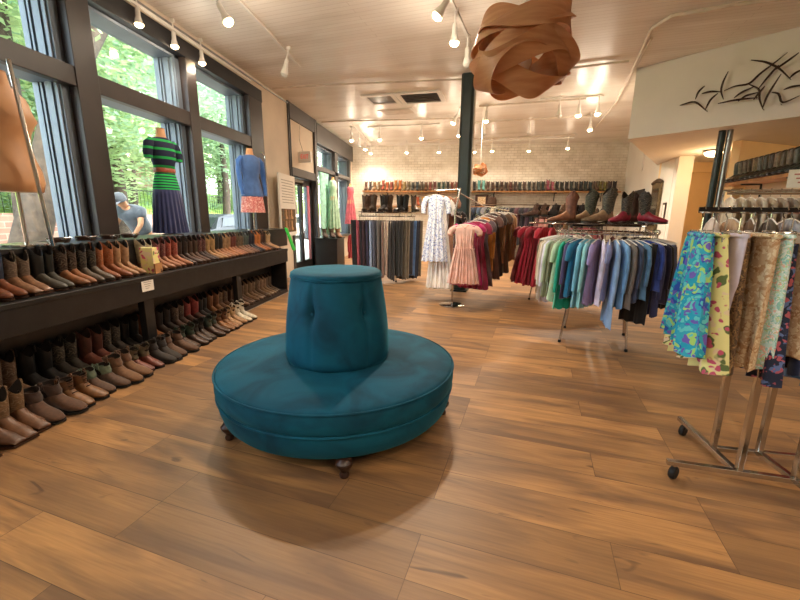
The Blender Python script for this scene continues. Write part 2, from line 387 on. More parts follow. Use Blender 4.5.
# left wall: plaster, posts and beams
lw = MB()
lw.box((-3.8, -3, 0), (WX, 7.45, 1.06))
lw.box((-3.8, 7.43, 0), (WX, 8.62, ZC))
lw.box((-3.98, -3, 3.45), (-3.70, 7.43, 3.62)); lw.box((-3.98, -3, 3.62), (WX, 7.43, ZC))
lw.box((-3.8, 10.35, 0), (WX, 14.2, .72))
lw.box((-3.8, 13.95, .72), (WX, 14.2, 3.3))
lw.box((-3.72, 8.72, 2.42), (-3.63, 10.3, 3.5))
struct(lw.build('wall_left', M['plaster'], smooth=False))
posts = [(-1.45, -1.2), (.28, .53), (1.95, 2.2), (3.62, 3.87), (5.29, 5.5), (6.95, 7.43)]
for i, (a, b) in enumerate(posts):
    t = MB().box((-3.68, a, 1.06), (WX + .02, b, 3.62)); struct(t.build('trim_%d' % (i + 1), M['postbrown'], smooth=False, bevel=.006))
struct(MB().box((-3.68, -3, 2.57), (WX + .01, 6.95, 2.75)).build('trim_7', M['postbrown'], smooth=False, bevel=.006))
struct(MB().box((-3.70, -3, 3.42), (WX + .03, 7.43, 3.62)).build('trim_8', M['black'], smooth=False))
greytrim = simple('charcoal_trim_paint', '#4a4644', .5, 0, .06, 4)
g = MB()
g.box((-3.8, 8.62, 0), (WX + .03, 8.72, ZC)); g.box((-3.8, 10.28, 0), (WX + .03, 10.42, ZC))
g.box((-3.8, 8.72, 2.26), (WX + .02, 10.28, 2.44)); g.box((-3.8, 8.72, 3.46), (WX + .02, 10.28, ZC))
struct(g.build('trim_9', greytrim, smooth=False))
g = MB(); g.box((-3.8, 10.42, 3.24), (WX + .04, 14.2, ZC - .05)); g.box((-3.8, 10.42, 2.57), (WX + .01, 13.95, 2.68))
g.box((-3.8, 12.1, .72), (WX + .01, 12.4, 3.24)); g.box((-3.8, 13.8, .72), (WX + .01, 13.97, 3.24)); g.box((-3.8, 10.42, .70), (WX + .06, 13.95, .76))
struct(g.build('trim_10', greytrim, smooth=False))
# windows (aluminium frame and panes)
def window(n, ya, yb, za, zb, deep=True):
    f = MB(); X0, X1 = -3.98, -3.68
    for (a, b) in ((ya, ya + .05), (yb - .12, yb)):
        f.box((X0, a, za), (X1, b, zb))
        if b - a > .1:
            for k, (u, wd) in enumerate(((.03, .05), (.10, .02), (.15, .07), (.25, .03))): f.box((X0 + u, a - .018, za), (X0 + u + wd, a + .001, zb))
    f.box((X0, ya, za), (X1, yb, za + .05)); f.box((X0, ya, zb - .07), (X1, yb, zb))
    o = struct(f.build('window_%d' % n, M['alum'], smooth=False))
    p = MB().box((-3.93, ya + .05, za + .05), (-3.925, yb - .12, zb - .07)).build('window_pane', M['glass'], o, smooth=False)
wn = 1
edges = [(-1.2, .28), (.53, 1.95), (2.2, 3.62), (3.87, 5.29), (5.5, 6.95)]
for a, b in edges:
    window(wn, a - .02, b + .04, 2.70, 3.46); window(wn + 1, a - .02, b + .04, 1.02, 2.66); wn += 2
for a, b in ((10.4, 12.15), (12.35, 13.9)):
    window(wn, a, b, 2.65, 3.27); window(wn + 1, a, b, .72, 2.6); wn += 2
slab('wall_left_end', (-4.0, -3.2, 0), (-3.8, -1.2, ZC), M['plaster'])
# street door
dr = MB()
dr.box((-3.76, 8.75, .02), (-3.70, 8.9, 2.2)); dr.box((-3.76, 10.1, .02), (-3.70, 10.26, 2.2)); dr.box((-3.76, 8.75, .02), (-3.70, 10.26, .25)); dr.box((-3.76, 8.75, 2.08), (-3.70, 10.26, 2.24)); dr.box((-3.76, 9.42, .2), (-3.70, 9.60, 2.2))
d1 = struct(dr.build('door_1', M['black'], smooth=False))
MB().box((-3.735, 8.9, .25), (-3.73, 10.1, 2.1)).build('door_pane', M['glass'], d1, smooth=False)
MB().tube([(-3.70, 9.42, .95), (-3.64, 9.42, .95), (-3.64, 9.42, 1.25), (-3.70, 9.42, 1.25)], .012).build('door_handle', M['chrome'], d1)
MB().beam((-3.66, 8.95, 2.17), (-3.66, 9.5, 2.17), .06, .05).build('door_closer', M['steel'], d1, smooth=False)
# right hand side of the shop: dropped bulkhead over the passage
bk = prism([(2.9, 7.44), (5.16, 11.18), (5.6, 14.2), (9.2, 14.2), (9.2, 3.0), (7.48, 3.0)], 2.7, ZC - .002)
struct(bk.build('ceiling_bulkhead', M['whiteplaster'], smooth=False))
struct(prism([(5.62, 14.2), (4.84, 9.75), (5.06, 9.71), (5.84, 14.2)], 0, 2.7).build('wall_mirror_side', M['whiteplaster'], smooth=False))
struct(prism([(5.62, 14.2), (5.3, 12.4), (5.36, 12.4), (5.7, 14.2)], 2.69, ZC).build('wall_mirror_side_upper', M['whiteplaster'], smooth=False))
struct(prism([(4.80, 9.52), (5.08, 9.48), (5.13, 9.74), (4.86, 9.79)], 0, 2.7).build('trim_11', M['whiteplaster'], smooth=False))
struct(prism([(5.0, 10.6), (7.5, 10.6), (7.5, 10.75), (5.0, 10.75)], 0, 2.7).build('wall_passage', M['ochre'], smooth=False))
struct(prism([(5.0, 10.5), (7.5, 10.5), (7.5, 10.6), (5.0, 10.6)], 2.48, 2.7).build('trim_12', M['ochre'], smooth=False))
struct(prism([(4.8, 7.66), (6.7, 8.62), (6.65, 8.76), (4.75, 7.8)], 0, 2.7).build('wall_passage_side', M['ochre'], smooth=False))
struct(prism([(4.62, 5.25), (6.9, 4.8), (6.95, 5.0), (4.66, 5.45)], 0, 2.7).build('wall_boot_shelf_end', M['plaster'], smooth=False))
struct(prism([(4.98, 7.66), (4.58, 5.3), (4.70, 5.28), (5.1, 7.66)], 0, 2.06).build('wall_boot_shelf', M['plaster'], smooth=False))

# ================================================================ steel column, pipe
c = empty('steel_column', (.2, 7.46, 0), BR)
tag(c, 'dark green square steel column rising from floor to ceiling in mid shop', 'column')
m = MB()
prof = [(-.11, -.07), (-.07, -.11), (.07, -.11), (.11, -.07), (.11, .07), (.07, .11), (-.07, .11), (-.11, .07)]
m.loft([[(x, y, z) for x, y in prof] for z in (0, ZC)]); m.build('shaft', M['column'], c, smooth=False)
MB().box((-.15, -.15, 0), (.15, .15, .03)).build('base_plate', M['column'], c, smooth=False)
MB().tube([(.13, -.02, .02), (.13, -.02, ZC)], .012).build('conduit', M['conduit'], c)
c = empty('pipe_column', (4.05, 6.85, 0)); tag(c, 'slim round column with paired dark and silver pipes under bulkhead edge', 'column')
MB().tube([(-.05, 0, 0), (-.05, 0, 2.7)], .048, 14).build('dark_pipe', M['column'], c)
MB().tube([(.03, -.05, 0), (.03, -.05, 2.7)], .040, 12).build('silver_pipe', M['steel'], c)

# ================================================================ shelf for boots under the window
sh = empty('boot_shelf', (-2.9, 4.3, 0))
tag(sh, 'long black painted bench shelf for boots below the shop windows', 'shelf')
Y0, Y1 = -1.5, 6.68
def shp(name, a, b, bev=.004): return MB().box((a[0] + 2.9, a[1] - 4.3, a[2]), (b[0] + 2.9, b[1] - 4.3, b[2])).build(name, M['blackw'], sh, smooth=False, bevel=bev)
shp('top_board', (-3.2, Y0, .76), (-2.89, Y1, .80)); shp('apron', (-2.93, Y0, .57), (-2.90, Y1, .76))
shp('back_panel', (-3.24, Y0, .08), (-3.21, Y1, .76)); shp('base_platform', (-3.21, Y0, 0), (-2.93, Y1, .07)); shp('end_panel', (-3.21, Y1 - .04, .07), (-2.93, Y1, .76))
for yy in (.4, 1.75, 3.33, 5.0): shp('post', (-3.0, yy, .07), (-2.93, yy + .12, .57))
MB().box((.0 - .045, Y0 - 4.3, 0), (-.03, Y1 - 4.3, .012)).build('base_bead', M['white'], sh, smooth=False)
ld = empty('display_ledge', (-3.4, 3, 0)); tag(ld, 'black display ledge behind the upper boots, carrying the mannequins', 'ledge')
MB().box((-.4 + .005, -4.5, 1.09), (.2, 4.4, 1.13)).build('top_board', M['blackw'], ld, smooth=False, bevel=.004)
MB().box((.17, -4.5, .80), (.19, 4.4, 1.09)).build('front_panel', M['blackw'], ld, smooth=False)
# price card on the apron
cd = empty('price_card', (-2.895, 3.36, .715)); tag(cd, 'small white notice card fixed to the black boot shelf front', 'sign')
MB().box((0, -.075, -.055), (.004, .075, .055)).build('card', M['card'], cd, smooth=False)
t = MB()
for k in range(4): t.box((.0045, -.05 + .006 * k, .03 - k * .02), (.0052, .05 - .012 * k, .036 - k * .02))
t.build('printed_lines', M['ink'], cd, smooth=False)

# ================================================================ ceiling services
def pipe(pts, r, label, name='conduit', mat='conduit', cat='conduit', g='conduits on the ceiling'):
    return tag(MB().tube(pts, r).build(name, M[mat]), label, cat, g)
z = ZC - .032
pipe([(-3.5, 7.75, z), (-2.5, 7.64, z), (.39, 7.56, z), (2.6, 7.0, z)], .016, 'thin painted conduit crossing the ceiling just before the vents')
pipe([(-3.45, 10.5, z), (-2.8, 10.42, z), (.35, 10.38, z)], .018, 'long conduit crossing the ceiling left of the steel column beyond the vents')
pipe([(3.7, 5.1, z), (4.4, 4.4, z)], .02, 'short conduit along the ceiling over the bird sculpture') if 0 else None
pipe([(3.6, 5.3, z), (3.0, 5.42, z), (2.5, 5.6, z), (2.42, 5.9, z), (2.85, 7.5, z), (3.21, 9.02, z)], .022, 'bent painted conduit turning along the ceiling beside the white bulkhead')
pipe([(2.55, 6.2, z), (3.3, 9.3, z - .01), (3.7, 11.6, z)], .018, 'straight conduit beside the bent one near the bulkhead corner')
pipe([(-3.57, 4.4, 3.70), (-3.57, 8.6, 3.72)], .014, 'thin dark cable run along the wall top above the windows', mat='steel')
pipe([(-3.55, 8.64, 3.75), (-3.55, 8.64, 1.2)], .012, 'vertical dark cable run beside the exit panel', mat='black')
pipe([(.5, 9.35, z), (2.4, 9.0, z), (2.6, 8.96, z)], .018, 'conduit crossing the ceiling right of the steel column')
pipe([(-1.0, 13.2, z), (1.2, 13.0, z), (3.5, 12.6, z)], .018, 'far conduit crossing the ceiling close to the brick wall')
pipe([(.4, 10.9, z), (3.2, 10.4, z)], .018, 'conduit crossing the ceiling beyond the hanging wooden lamps')
def vent(cx, cy, w, d, grid, label):
    v = empty('ceiling_vent', (cx, cy, ZC), BR * .6); tag(v, label, 'vent')
    m = MB(); b = .09
    for a, c_ in (((-w/2-b, -d/2-b), (w/2+b, -d/2)), ((-w/2-b, d/2), (w/2+b, d/2+b)), ((-w/2-b, -d/2), (-w/2, d/2)), ((w/2, -d/2), (w/2+b, d/2))):
        m.box((a[0], a[1], -.03), (c_[0], c_[1], 0))
    m.build('frame', M['white'], v, smooth=False)
    MB().box((-w/2, -d/2, -.008), (w/2, d/2, 0)).build('opening', M['grille'], v, smooth=False)
    m = MB()
    if grid:
        for k in range(5): m.box((-w/2, -d/2 + (k + .8) * d / 6, -.025), (w/2, -d/2 + (k + .8) * d / 6 + .02, -.008))
        m.beam((-w/2, -d/2, -.02), (w/2, d/2, -.02), .02, .01)
    else:
        for k in range(14): m.box((-w/2 + k * w / 14, -d/2, -.015), (-w/2 + k * w / 14 + .015, d/2, -.008))
    m.build('grille', M['steel'] if not grid else M['grille'], v, smooth=False)
vent(-1.55, 8.72, .52, .52, False, 'small square ceiling vent nearer the windows')
vent(-.72, 8.66, .75, .62, True, 'large dark barred ceiling vent nearer the steel column')
# access panel
ap = empty('ceiling_hatch', (-1.35, 9.75, ZC), BR); tag(ap, 'narrow painted ceiling hatch just beyond the two vents', 'hatch')
MB().box((-.35, -.2, -.02), (.35, .2, 0)).build('panel', M['conduit'], ap, smooth=False, bevel=.005)
MB().box((-.42, -.24, -.012), (.42, .24, 0)).build('frame', M['white'], ap, smooth=False)

# ================================================================ track lights
def head_proto(lit):
    r = empty('track_light')
    MB().tube([(0, 0, .30), (0, 0, .12)], .011).build('stem', M['white'], r)
    MB().box((-.03, -.02, .28), (.03, .02, .33)).build('adapter', M['white'], r, smooth=False, bevel=.004)
    h = MB().lathe([(.026, .15), (.03, .12), (.032, .04), (.04, .02), (.052, -.03), (.056, -.055), (.050, -.055), (.044, -.03)], 20, cap1=False).build('lamp_head', M['white'], r)
    b = MB().lathe([(.001, -.092), (.030, -.086), (.050, -.070), (.056, -.05), (.046, -.03), (.03, -.01)], 16).build('bulb', M['bulb'] if lit else M['bulboff'], h)
    return r
HP = {True: head_proto(True), False: head_proto(False)}
for k in HP: register(HP[k])
def head(x, y, z, lit, label, tx=0, ty=0, scale=1.0, drop=None, power=1.0, spot=True, aim=None):
    o = place(HP[lit], (x, y, z))
    o.rotation_euler = (tx, ty, 0); o.scale = (scale,) * 3
    tag(o, label, 'spotlight', 'track lights')
    if lit:
        l2 = bpy.data.lights.new('lamp_spill', 'POINT'); l2.energy = LAMP_W * power * .125; l2.color = LAMP_COL; l2.shadow_soft_size = .05
        l2o = bpy.data.objects.new('lamp_spill', l2); COL.objects.link(l2o); l2o.parent = o; l2o.location = (0, 0, -.12)
        l = bpy.data.lights.new('lamp_beam', 'SPOT'); l.energy = LAMP_W * power; l.color = LAMP_COL; l.spot_size = rad(150); l.spot_blend = .6; l.shadow_soft_size = .035
        lo = bpy.data.objects.new('lamp_beam', l); COL.objects.link(lo); lo.parent = o; lo.location = (0, 0, -.11)
    return o
def track(p, q, label, w=.035):
    t = empty('light_track', p); tag(t, label, 'light track'); d = Vector(q) - Vector(p)
    MB().beam((0, 0, 0), d, w, .03).build('rail', M['white'], t, smooth=False, bevel=.003)
    n = d.normalized() * .06
    MB().beam((0, 0, -.005), n, w + .014, .04).build('end_feed', M['white'], t, smooth=False)
ZT = ZC - .016
track((-2.44, 3.6, ZT), (-2.56, 6.75, ZT), 'white light track on the ceiling nearest the windows')
track((-.45, 3.5, ZT), (.17, 6.15, ZT), 'white light track left of the large wooden pendant')
track((-2.72, 10.5, ZT), (-2.86, 13.9, ZT), 'light track along the windows at the far end')
track((-2.4, 11.25, ZT), (-.4, 11.0, ZT), 'light track crossing the ceiling beyond the vents')
track((-2.1, 13.9, ZT), (-.2, 13.9, ZT), 'light track by the left half of the brick wall')
track((1.7, 8.95, ZT), (2.9, 8.85, ZT), 'light track above the round rack of shirts')
track((.5, 13.5, ZT), (3.6, 13.2, ZT), 'light track by the right half of the brick wall')
HB = 3.5 + .0
head(-2.50, 4.46, 3.47, True, 'lit white spotlight on the window side track, nearest the camera', ty=-.5)
head(-2.52, 6.04, 3.47, False, 'unlit white spotlight at the far end of the window side track', ty=.25)
head(-.2, 4.58, 3.47, True, 'lit spotlight on the track beside the wooden pendant, tilted one nearest camera', ty=.6)
head(-.05, 5.22, 3.47, True, 'glowing bare round bulb spotlight midway on the track beside the wooden pendant')
head(.12, 5.93, 3.47, False, 'unlit white spotlight on the far end of the track beside the pendant')
for i, (x, y, lit) in enumerate([(-2.84, 11.2, True), (-2.81, 12.0, False), (-2.78, 12.7, True), (-2.77, 13.5, True)]):
    head(x, y, 3.47, lit, '%s spotlight from the camera on the far window side track' % ordn(i + 1), power=.8)
head(-2.04, 11.15, 3.47, True, 'lit spotlight beyond the small square vent'); head(-.89, 11.0, 3.47, True, 'lit spotlight beyond the large barred vent')
head(-1.55, 13.4, 3.47, True, 'left spotlight of the pair before the brick wall left of the column', power=.2); head(-.50, 13.4, 3.47, True, 'right spotlight of the pair before the brick wall left of the column', power=.2)
head(-.03, 9.5, 3.5, True, 'small bluish white spotlight just left of the steel column', ty=.4, power=.5); head(.10, 10.9, 3.5, True, 'small lit spotlight close behind the left edge of the steel column', power=.5)
head(.66, 9.31, 3.49, True, 'lit round bulb right of the steel column'); head(.72, 10.6, 3.47, False, 'unlit spotlight right of the steel column, just below the lit round bulb')
head(1.81, 10.6, 3.47, False, 'unlit white spotlight in the centre right of the far ceiling')
head(2.07, 8.85, 3.47, False, 'unlit glass bulb left of the bright lamp beyond the wooden pendant')
head(2.46, 8.89, 3.47, True, 'brightest bare bulb beyond the right of the wooden pendant'); head(2.8, 8.8, 3.47, True, 'lit bulb beside the bent conduit near the white bulkhead')
head(3.14, 10.29, 3.47, True, 'lit spotlight below the bent conduit end, pointing down')
head(3.36, 12.9, 3.47, True, 'rightmost spotlight washing the brick wall', power=.25); head(2.31, 13.3, 3.47, True, 'middle spotlight washing the brick wall right of the column', power=.25)
head(1.18, 13.3, 3.47, True, 'spotlight washing the brick wall above the small wooden pendant', power=.25); head(.63, 13.4, 3.47, True, 'spotlight washing the brick wall beside the column right edge', power=.2)
# rail of heads along the window header
track((-3.5, 1.0, 3.62), (-3.5, 6.9, 3.62), 'conduit style light rail fixed across the window header', .03)
for i, (y, zz) in enumerate([(3.0, 3.4), (4.42, 3.40), (4.99, 3.40), (5.54, 3.40)]):
    h = head(-3.5, y, 3.47, i > 0, 'white bell spotlight on the window header rail, %s from the camera' % ordn(i + 1), power=.2, scale=.8)
# lamps of the shop behind the camera
for i, (x, y) in enumerate([(-1.6, -1.2), (.9, -.8), (3.4, -.4), (5.4, 1.6)]):
    head(x, y, 3.47, True, 'lit track spotlight behind the viewpoint, %s from the windows' % ordn(i + 1), power=.75)
# passage dome lights
dl = empty('dome_light', (4.98, 8.69, 2.7)); tag(dl, 'round frosted dome light on the passage ceiling', 'ceiling light')
MB().lathe([(.17, 0), (.18, -.03), (.16, -.04)], 24).build('rim', M['steel'], dl)
MB().lathe([(.155, -.035), (.14, -.08), (.09, -.115), (.001, -.13)], 24).build('diffuser', emit('frosted_glow', '#ffdca6', 9), dl)
l = bpy.data.lights.new('lamp_beam', 'POINT'); l.energy = 20; l.color = (1, .66, .34); l.shadow_soft_size = .12
lo = bpy.data.objects.new('lamp_beam', l); COL.objects.link(lo); lo.parent = dl; lo.location = (0, 0, -.28)
register(dl)
d2 = place(dl, (6.5, 6.3, 2.7)); tag(d2, 'second frosted dome light under the bulkhead beyond the right edge', 'ceiling light')

# ================================================================ wooden pendants
def pendant(c, S, label, cord, seed):
    p = empty('wooden_pendant_lamp', c); tag(p, label, 'pendant lamp')
    # wide veneer ribbons swirling round a ball
    bands = [(.62, .20, .96, .30, .2, (.10, -.22)), (.30, .26, 1.02, .27, 1.9, (-.25, .10)), (-.02, .30, .98, .27, 3.4, (.28, .12)), (-.34, .26, 1.03, .26, 5.0, (-.12, -.20)), (-.62, .18, .95, .26, .9, (.2, .1))]
    for lat0, amp, rr, wd, ph, tilt in bands:
        n = 96; m = MB(); rings = []
        for k in range(n):
            t = 2 * pi * k / n
            lat = lat0 + amp * sin(2 * t + ph); ra = rr * (1 + .09 * sin(2 * t + ph + 1.9))
            ce = Vector((cos(t) * cos(lat), sin(t) * cos(lat), sin(lat)))
            side = Vector((-cos(t) * sin(lat), -sin(t) * sin(lat), cos(lat)))
            tw = .45 * sin(2 * t + ph * 1.7)
            wv = (side * cos(tw) + ce * sin(tw)) * wd; nn = (ce * cos(tw) - side * sin(tw)) * .006
            P = [ce * ra - wv + nn, ce * ra + wv + nn, ce * ra + wv - nn, ce * ra - wv - nn]
            rot = Matrix.Rotation(tilt[0], 3, 'X') @ Matrix.Rotation(tilt[1], 3, 'Y')
            rings.append([Vector((q.x * S, q.y * S, q.z * S * .96)) for q in (rot @ v_ for v_ in P)])
        rings.append(rings[0]); m.loft(rings, False, False)
        m.build('veneer_ribbon', M['veneer'], p, angle=60)
    MB().tube([(0, 0, -S * .35), (0, 0, cord)], .006 if S > .3 else .005).build('cord', M['white'], p)
    MB().lathe([(.001, -.10), (.05, -.09), (.075, -.03), (.05, .05), (.02, .09)], 20, c=(0, 0, -S * .1)).build('globe', M['card'], p)
    return p
pendant((.47, 3.3, 2.59), .345, 'large wooden ribbon pendant lamp hanging over the right of the settee', ZC - 2.59, 1)
pendant((.60, 9.5, 2.44), .155, 'small orange wooden ribbon pendant lamp far off beside the steel column', ZC - 2.44, 2)

# ================================================================ round settee
st = empty('round_settee', (-.76, 2.53, 0)); tag(st, 'round teal velvet settee with a raised centre back on turned wooden feet', 'settee')
def ringprof(prof, n=96, folds=None):
    m = MB(); rings = []
    for r, z in prof:
        rings.append([((r + (folds(2*pi*i/n, z) if folds else 0)) * cos(2*pi*i/n), (r + (folds(2*pi*i/n, z) if folds else 0)) * sin(2*pi*i/n), z) for i in range(n)])
    return m.loft(rings)
ringprof([(.70, .115), (.755, .12), (.772, .14), (.79, .20), (.795, .262), (.79, .275), (.77, .28)]).build('base', M['velvet'], st, angle=80)
seat_c = ringprof([(.74, .27), (.790, .272), (.803, .29), (.808, .33), (.806, .385), (.797, .405), (.78, .416), (.70, .432), (.55, .440), (.30, .443), (.001, .443)]).build('seat_cushion', M['velvet'], st, angle=80)
for zz, rr in ((.268, .800), (.402, .806)):
    MB().tube([(rr * cos(2*pi*i/96), rr * sin(2*pi*i/96), zz) for i in range(96)], .0065, 8, True).build('piping', M['velvet'], seat_c)
butt = [rad(a) for a in (-103, -40, 22, 82, 142, -163)]
def dimple(a, z):
    d = 0
    for b in butt:
        da = math.atan2(sin(a - b), cos(a - b))
        d -= .036 * math.exp(-(da / .10) ** 2) * math.exp(-((z - .80) / .06) ** 2)
        d -= .013 * math.exp(-(da / .035) ** 2) * (1 if .48 < z < .97 else .3)
    return d + .003 * sin(9 * a + z * 7)
prof = [(.30, .43), (.345, .44), (.357, .47)]
for k in range(24):
    t = k / 23; prof.append((.358 - .058 * t + .010 * sin(pi * t), .50 + .48 * t))
prof += [(.296, 1.0), (.288, 1.005)]
centre_b = ringprof(prof, 144, dimple).build('centre_back', M['velvet'], st, angle=80)
top_c = ringprof([(.26, .995), (.296, 1.0), (.303, 1.012), (.300, 1.028), (.285, 1.038), (.2, 1.043), (.001, 1.045)]).build('top_cushion', M['velvet'], st, angle=80)
MB().tube([(.301 * cos(2*pi*i/96), .301 * sin(2*pi*i/96), 1.004) for i in range(96)], .006, 8, True).build('piping', M['velvet'], top_c)
for b in butt:
    rr = .358 - .058 * .62 + .01 - .024
    MB().lathe([(.001, -.004), (.008, -.003), (.011, 0), (.008, .004), (.001, .005)], 12).build('button', M['velvet'], centre_b, loc=(rr * cos(b), rr * sin(b), .80), rot=(0, pi / 2, b))
for a in (-72, -142, 148, 78, 5):
    x, y = .745 * cos(rad(a)), .745 * sin(rad(a))
    MB().lathe([(.012, 0), (.024, .004), (.027, .02), (.020, .035), (.024, .048), (.034, .062), (.045, .080), (.046, .095), (.034, .108), (.028, .12)], 20).build('foot', M['darkwood'], st, loc=(x, y, 0)).scale = (1.05, 1.05, 1)
    if a == -72:
        for z_ in (): pass
# ================================================================ boots
def foot_rings(L, wide, toe, hh):
    """foot cross-sections, heel at x=0, toe at x=L"""
    S = [(.0, .028, .030, .075), (.02, .036, .012, .13), (.06, .036, .010, .145), (.10, .034, .012, .125), (.135, .038, .008, .092), (.18, .046, .003, .072), (.22, .046, .002, .058), (.255, .036, .004, .046), (.28, .022, .010, .034), (.292, .010, .014, .026)]
    rings = []
    for i, (x, wd, z0, z1) in enumerate(S):
        x = x / .292 * L; wd *= wide
        if toe == 'square' and i >= 6: wd = max(wd, .034 * wide)
        if toe == 'round' and i >= 6: wd = max(wd, (.042, .038, .030, .018)[i - 6] * wide)
        r = []
        for k in range(16):
            a = 2 * pi * k / 16
            cy, cz = cos(a), sin(a)
            yy = wd * math.copysign(abs(cy) ** .8, cy); zz = (z0 + z1) / 2 + (z1 - z0) / 2 * math.copysign(abs(cz) ** .85, cz)
            r.append((x, yy, zz + .012))
        rings.append(r)
    return rings
def boot_proto(name, H, shaft_mat, foot_mat, L=.29, wide=1.0, toe='point', scallop=.050, heel=.035, slouch=0, laces=False, simple_=False):
    r = empty(name)
    m = MB(); n = 24; rings = []
    zs = [.085, .12, .16, .20, .25, .30, .34]
    zs = [.085 + (H - .085) * t for t in (0, .15, .32, .5, .7, .86, 1)]
    for j, z0 in enumerate(zs):
        t = j / 6; ry = .036 + .020 * t; rx = .047 + .022 * t
        if j == 0: rx = .052
        cx = .05 + .006 * sin(t * 3) - .006 * t
        rings.append([(cx + rx * cos(a) + slouch * .01 * sin(z0 * 60), ry * sin(a) * (1 + slouch * .1 * sin(z0 * 50 + a)), z0 + (t ** 3) * (-scallop * abs(cos(a)) ** 1.5 + scallop * .5 * sin(a) ** 2)) for a in (2 * pi * k / n for k in range(n))])
    m.loft(rings, True, False)
    top = rings[-1]; ctr = [sum(p[i] for p in top) / n for i in range(3)]
    inner = [(ctr[0] + (p[0] - ctr[0]) * .92, p[1] * .92, p[2] - .001) for p in top]
    low = [(.048 + .048 * cos(2*pi*k/n), .036 * sin(2*pi*k/n), H - .11) for k in range(n)]
    m.cur = 0; m.loft([top, inner], False, False); m.cur = 1; m.loft([inner, low], False, True)
    shf = m.build('shaft', [M[shaft_mat], M['lining']], r, angle=50)
    MB().loft(foot_rings(L, wide, toe, 0)).build('foot', M[foot_mat], r, angle=70)
    # sole with heel block
    s = MB(); pts = []
    fr = foot_rings(L, wide, toe, 0)
    out = [(q[0][0], max(p[1] for p in q) + .003) for q in fr]
    poly = [(x, w_) for x, w_ in out] + [(x, -w_) for x, w_ in reversed(out)]
    up_ = lambda x: .022 if x < .09 else (.006 if x > .12 else .014)
    k = len(poly)
    s.add([(x, y, up_(x) - .006 + (.006 if x > L * .93 else 0)) for x, y in poly] + [(x, y, up_(x) + .008 + (.006 if x > L * .93 else 0)) for x, y in poly],
          [tuple(range(k - 1, -1, -1)), tuple(range(k, 2 * k))] + [(i, (i + 1) % k, k + (i + 1) % k, k + i) for i in range(k)])
    so_ = s.build('sole', M['darkwood'] if toe != 'round' else M['rubber'], r, smooth=False)
    h = MB().loft([[(.006 + .035 + .034 * a, .031 * b, z_) for a, b in ((-1, -.7), (-1, .7), (-.5, 1), (1, 1), (1, -1), (-.5, -1))] for z_ in (0, .022)])
    h.build('heel', M['rubber'], so_, smooth=False)
    if not simple_:
        for sgn in (-1, 1):
            y = sgn * .055
            q = MB().tube([(.042, y, H - .035), (.042, y * 1.03, H + .018), (.052, y * 1.0, H + .024), (.062, y * 1.03, H + .018), (.062, y, H - .035)], .0045, 5)
            q.build('pull_strap', M[shaft_mat], shf)
    if laces:
        q = MB()
        for i in range(5):
            x0 = .11 + .012 * (i < 2) * (2 - i); z_ = .105 + i * .026; xx = .128 - i * .0065 if i else .14
            q.tube([(xx, -.022, z_), (xx + .012, 0, z_ + .006), (xx, .022, z_)], .0035, 5)
        q.build('laces', M['lining'], r)
    register(r); return r
BP = {
 'tall': boot_proto('cowboy_boot', .315, 'leather', 'leather'),
 'tooled': boot_proto('cowboy_boot', .315, 'tooled', 'leather'),
 'square': boot_proto('cowboy_boot', .29, 'tooled', 'leather', toe='square', wide=1.1),
 'low': boot_proto('ankle_boot', .20, 'suede', 'suede', toe='round', wide=1.12, scallop=.01, slouch=1),
 'lace': boot_proto('lace_up_boot', .20, 'leather', 'leather', toe='round', wide=1.15, scallop=.008, laces=True),
 'roper': boot_proto('roper_boot', .24, 'leather', 'leather', toe='round', wide=1.1, scallop=.02, slouch=1),
 'far': boot_proto('cowboy_boot', .315, 'leather', 'leather', scallop=.03, simple_=True),
}
def mute(h):
    c = [int(h[i:i+2], 16) for i in (1, 3, 5)]; g = sum(c) / 3
    return '#%02x%02x%02x' % tuple(int((v * .84 + g * .16) * .84) for v in c)
def boot(kind, loc, rz, sc, fc, label, group, scale=1.0, tilt=None):
    sc, fc = mute(sc), mute(fc)
    o = place(BP[kind], loc, rz, {'shaft': sc, 'foot': fc, 'pull_strap': sc}, scale, tilt)
    tag(o, label, 'boot', group); return o
def cname(k): return k
# (shaft colour, foot colour, words, kind)
top_pairs = [
 ('#54382a', '#7a4c30', 'brown leather', 'tall'),
 ('#33415c', '#9a4f2a', 'blue shaft and rust foot', 'tall'), ('#7a6250', '#a06c46', 'taupe shaft and tan foot', 'square'),
 ('#1d211f', '#565144', 'black shaft and olive foot', 'tall'), ('#3a2318', '#b06a38', 'stitched brown shaft and tan foot', 'tooled'),
 ('#262423', '#6b5a48', 'stitched black shaft and olive foot', 'tooled'), ('#c0622c', '#a8562a', 'bright orange shaft', 'tooled'),
 ('#c9986a', '#c58a58', 'pale tan shaft', 'tall'), ('#d8c6a2', '#b87a4c', 'cream shaft and tan foot', 'tall'),
 ('#7c3038', '#b8724a', 'maroon shaft and tan foot', 'tooled'), ('#b04030', '#b86a3e', 'red shaft and tan foot', 'tooled'),
 ('#33211b', '#4a3024', 'dark brown leather', 'tall'), ('#4a2f22', '#5e3c28', 'chocolate leather', 'tall'),
 ('#5b1f22', '#3e2620', 'oxblood shaft and dark foot', 'tooled'), ('#b88b52', '#b27c46', 'straw coloured leather', 'tall'),
 ('#20201f', '#a8683c', 'black shaft and tan foot', 'tall'), ('#a87a4c', '#b46c3a', 'tan shaft and orange foot', 'tooled'),
 ('#6e2f24', '#a4603a', 'red brown shaft and tan foot', 'tall'), ('#5f4a34', '#8c5c3a', 'moss brown leather', 'tooled'),
 ('#4a5c58', '#7a4c36', 'grey green shaft and brown foot', 'tall'), ('#1c2538', '#232838', 'navy leather', 'tall'),
 ('#c8702c', '#c0682c', 'glowing orange leather', 'tall'), ('#4a2c20', '#5a3626', 'deep brown leather', 'tall'), ('#c29a68', '#c08c5a', 'sand leather', 'square')]
y = 2.06
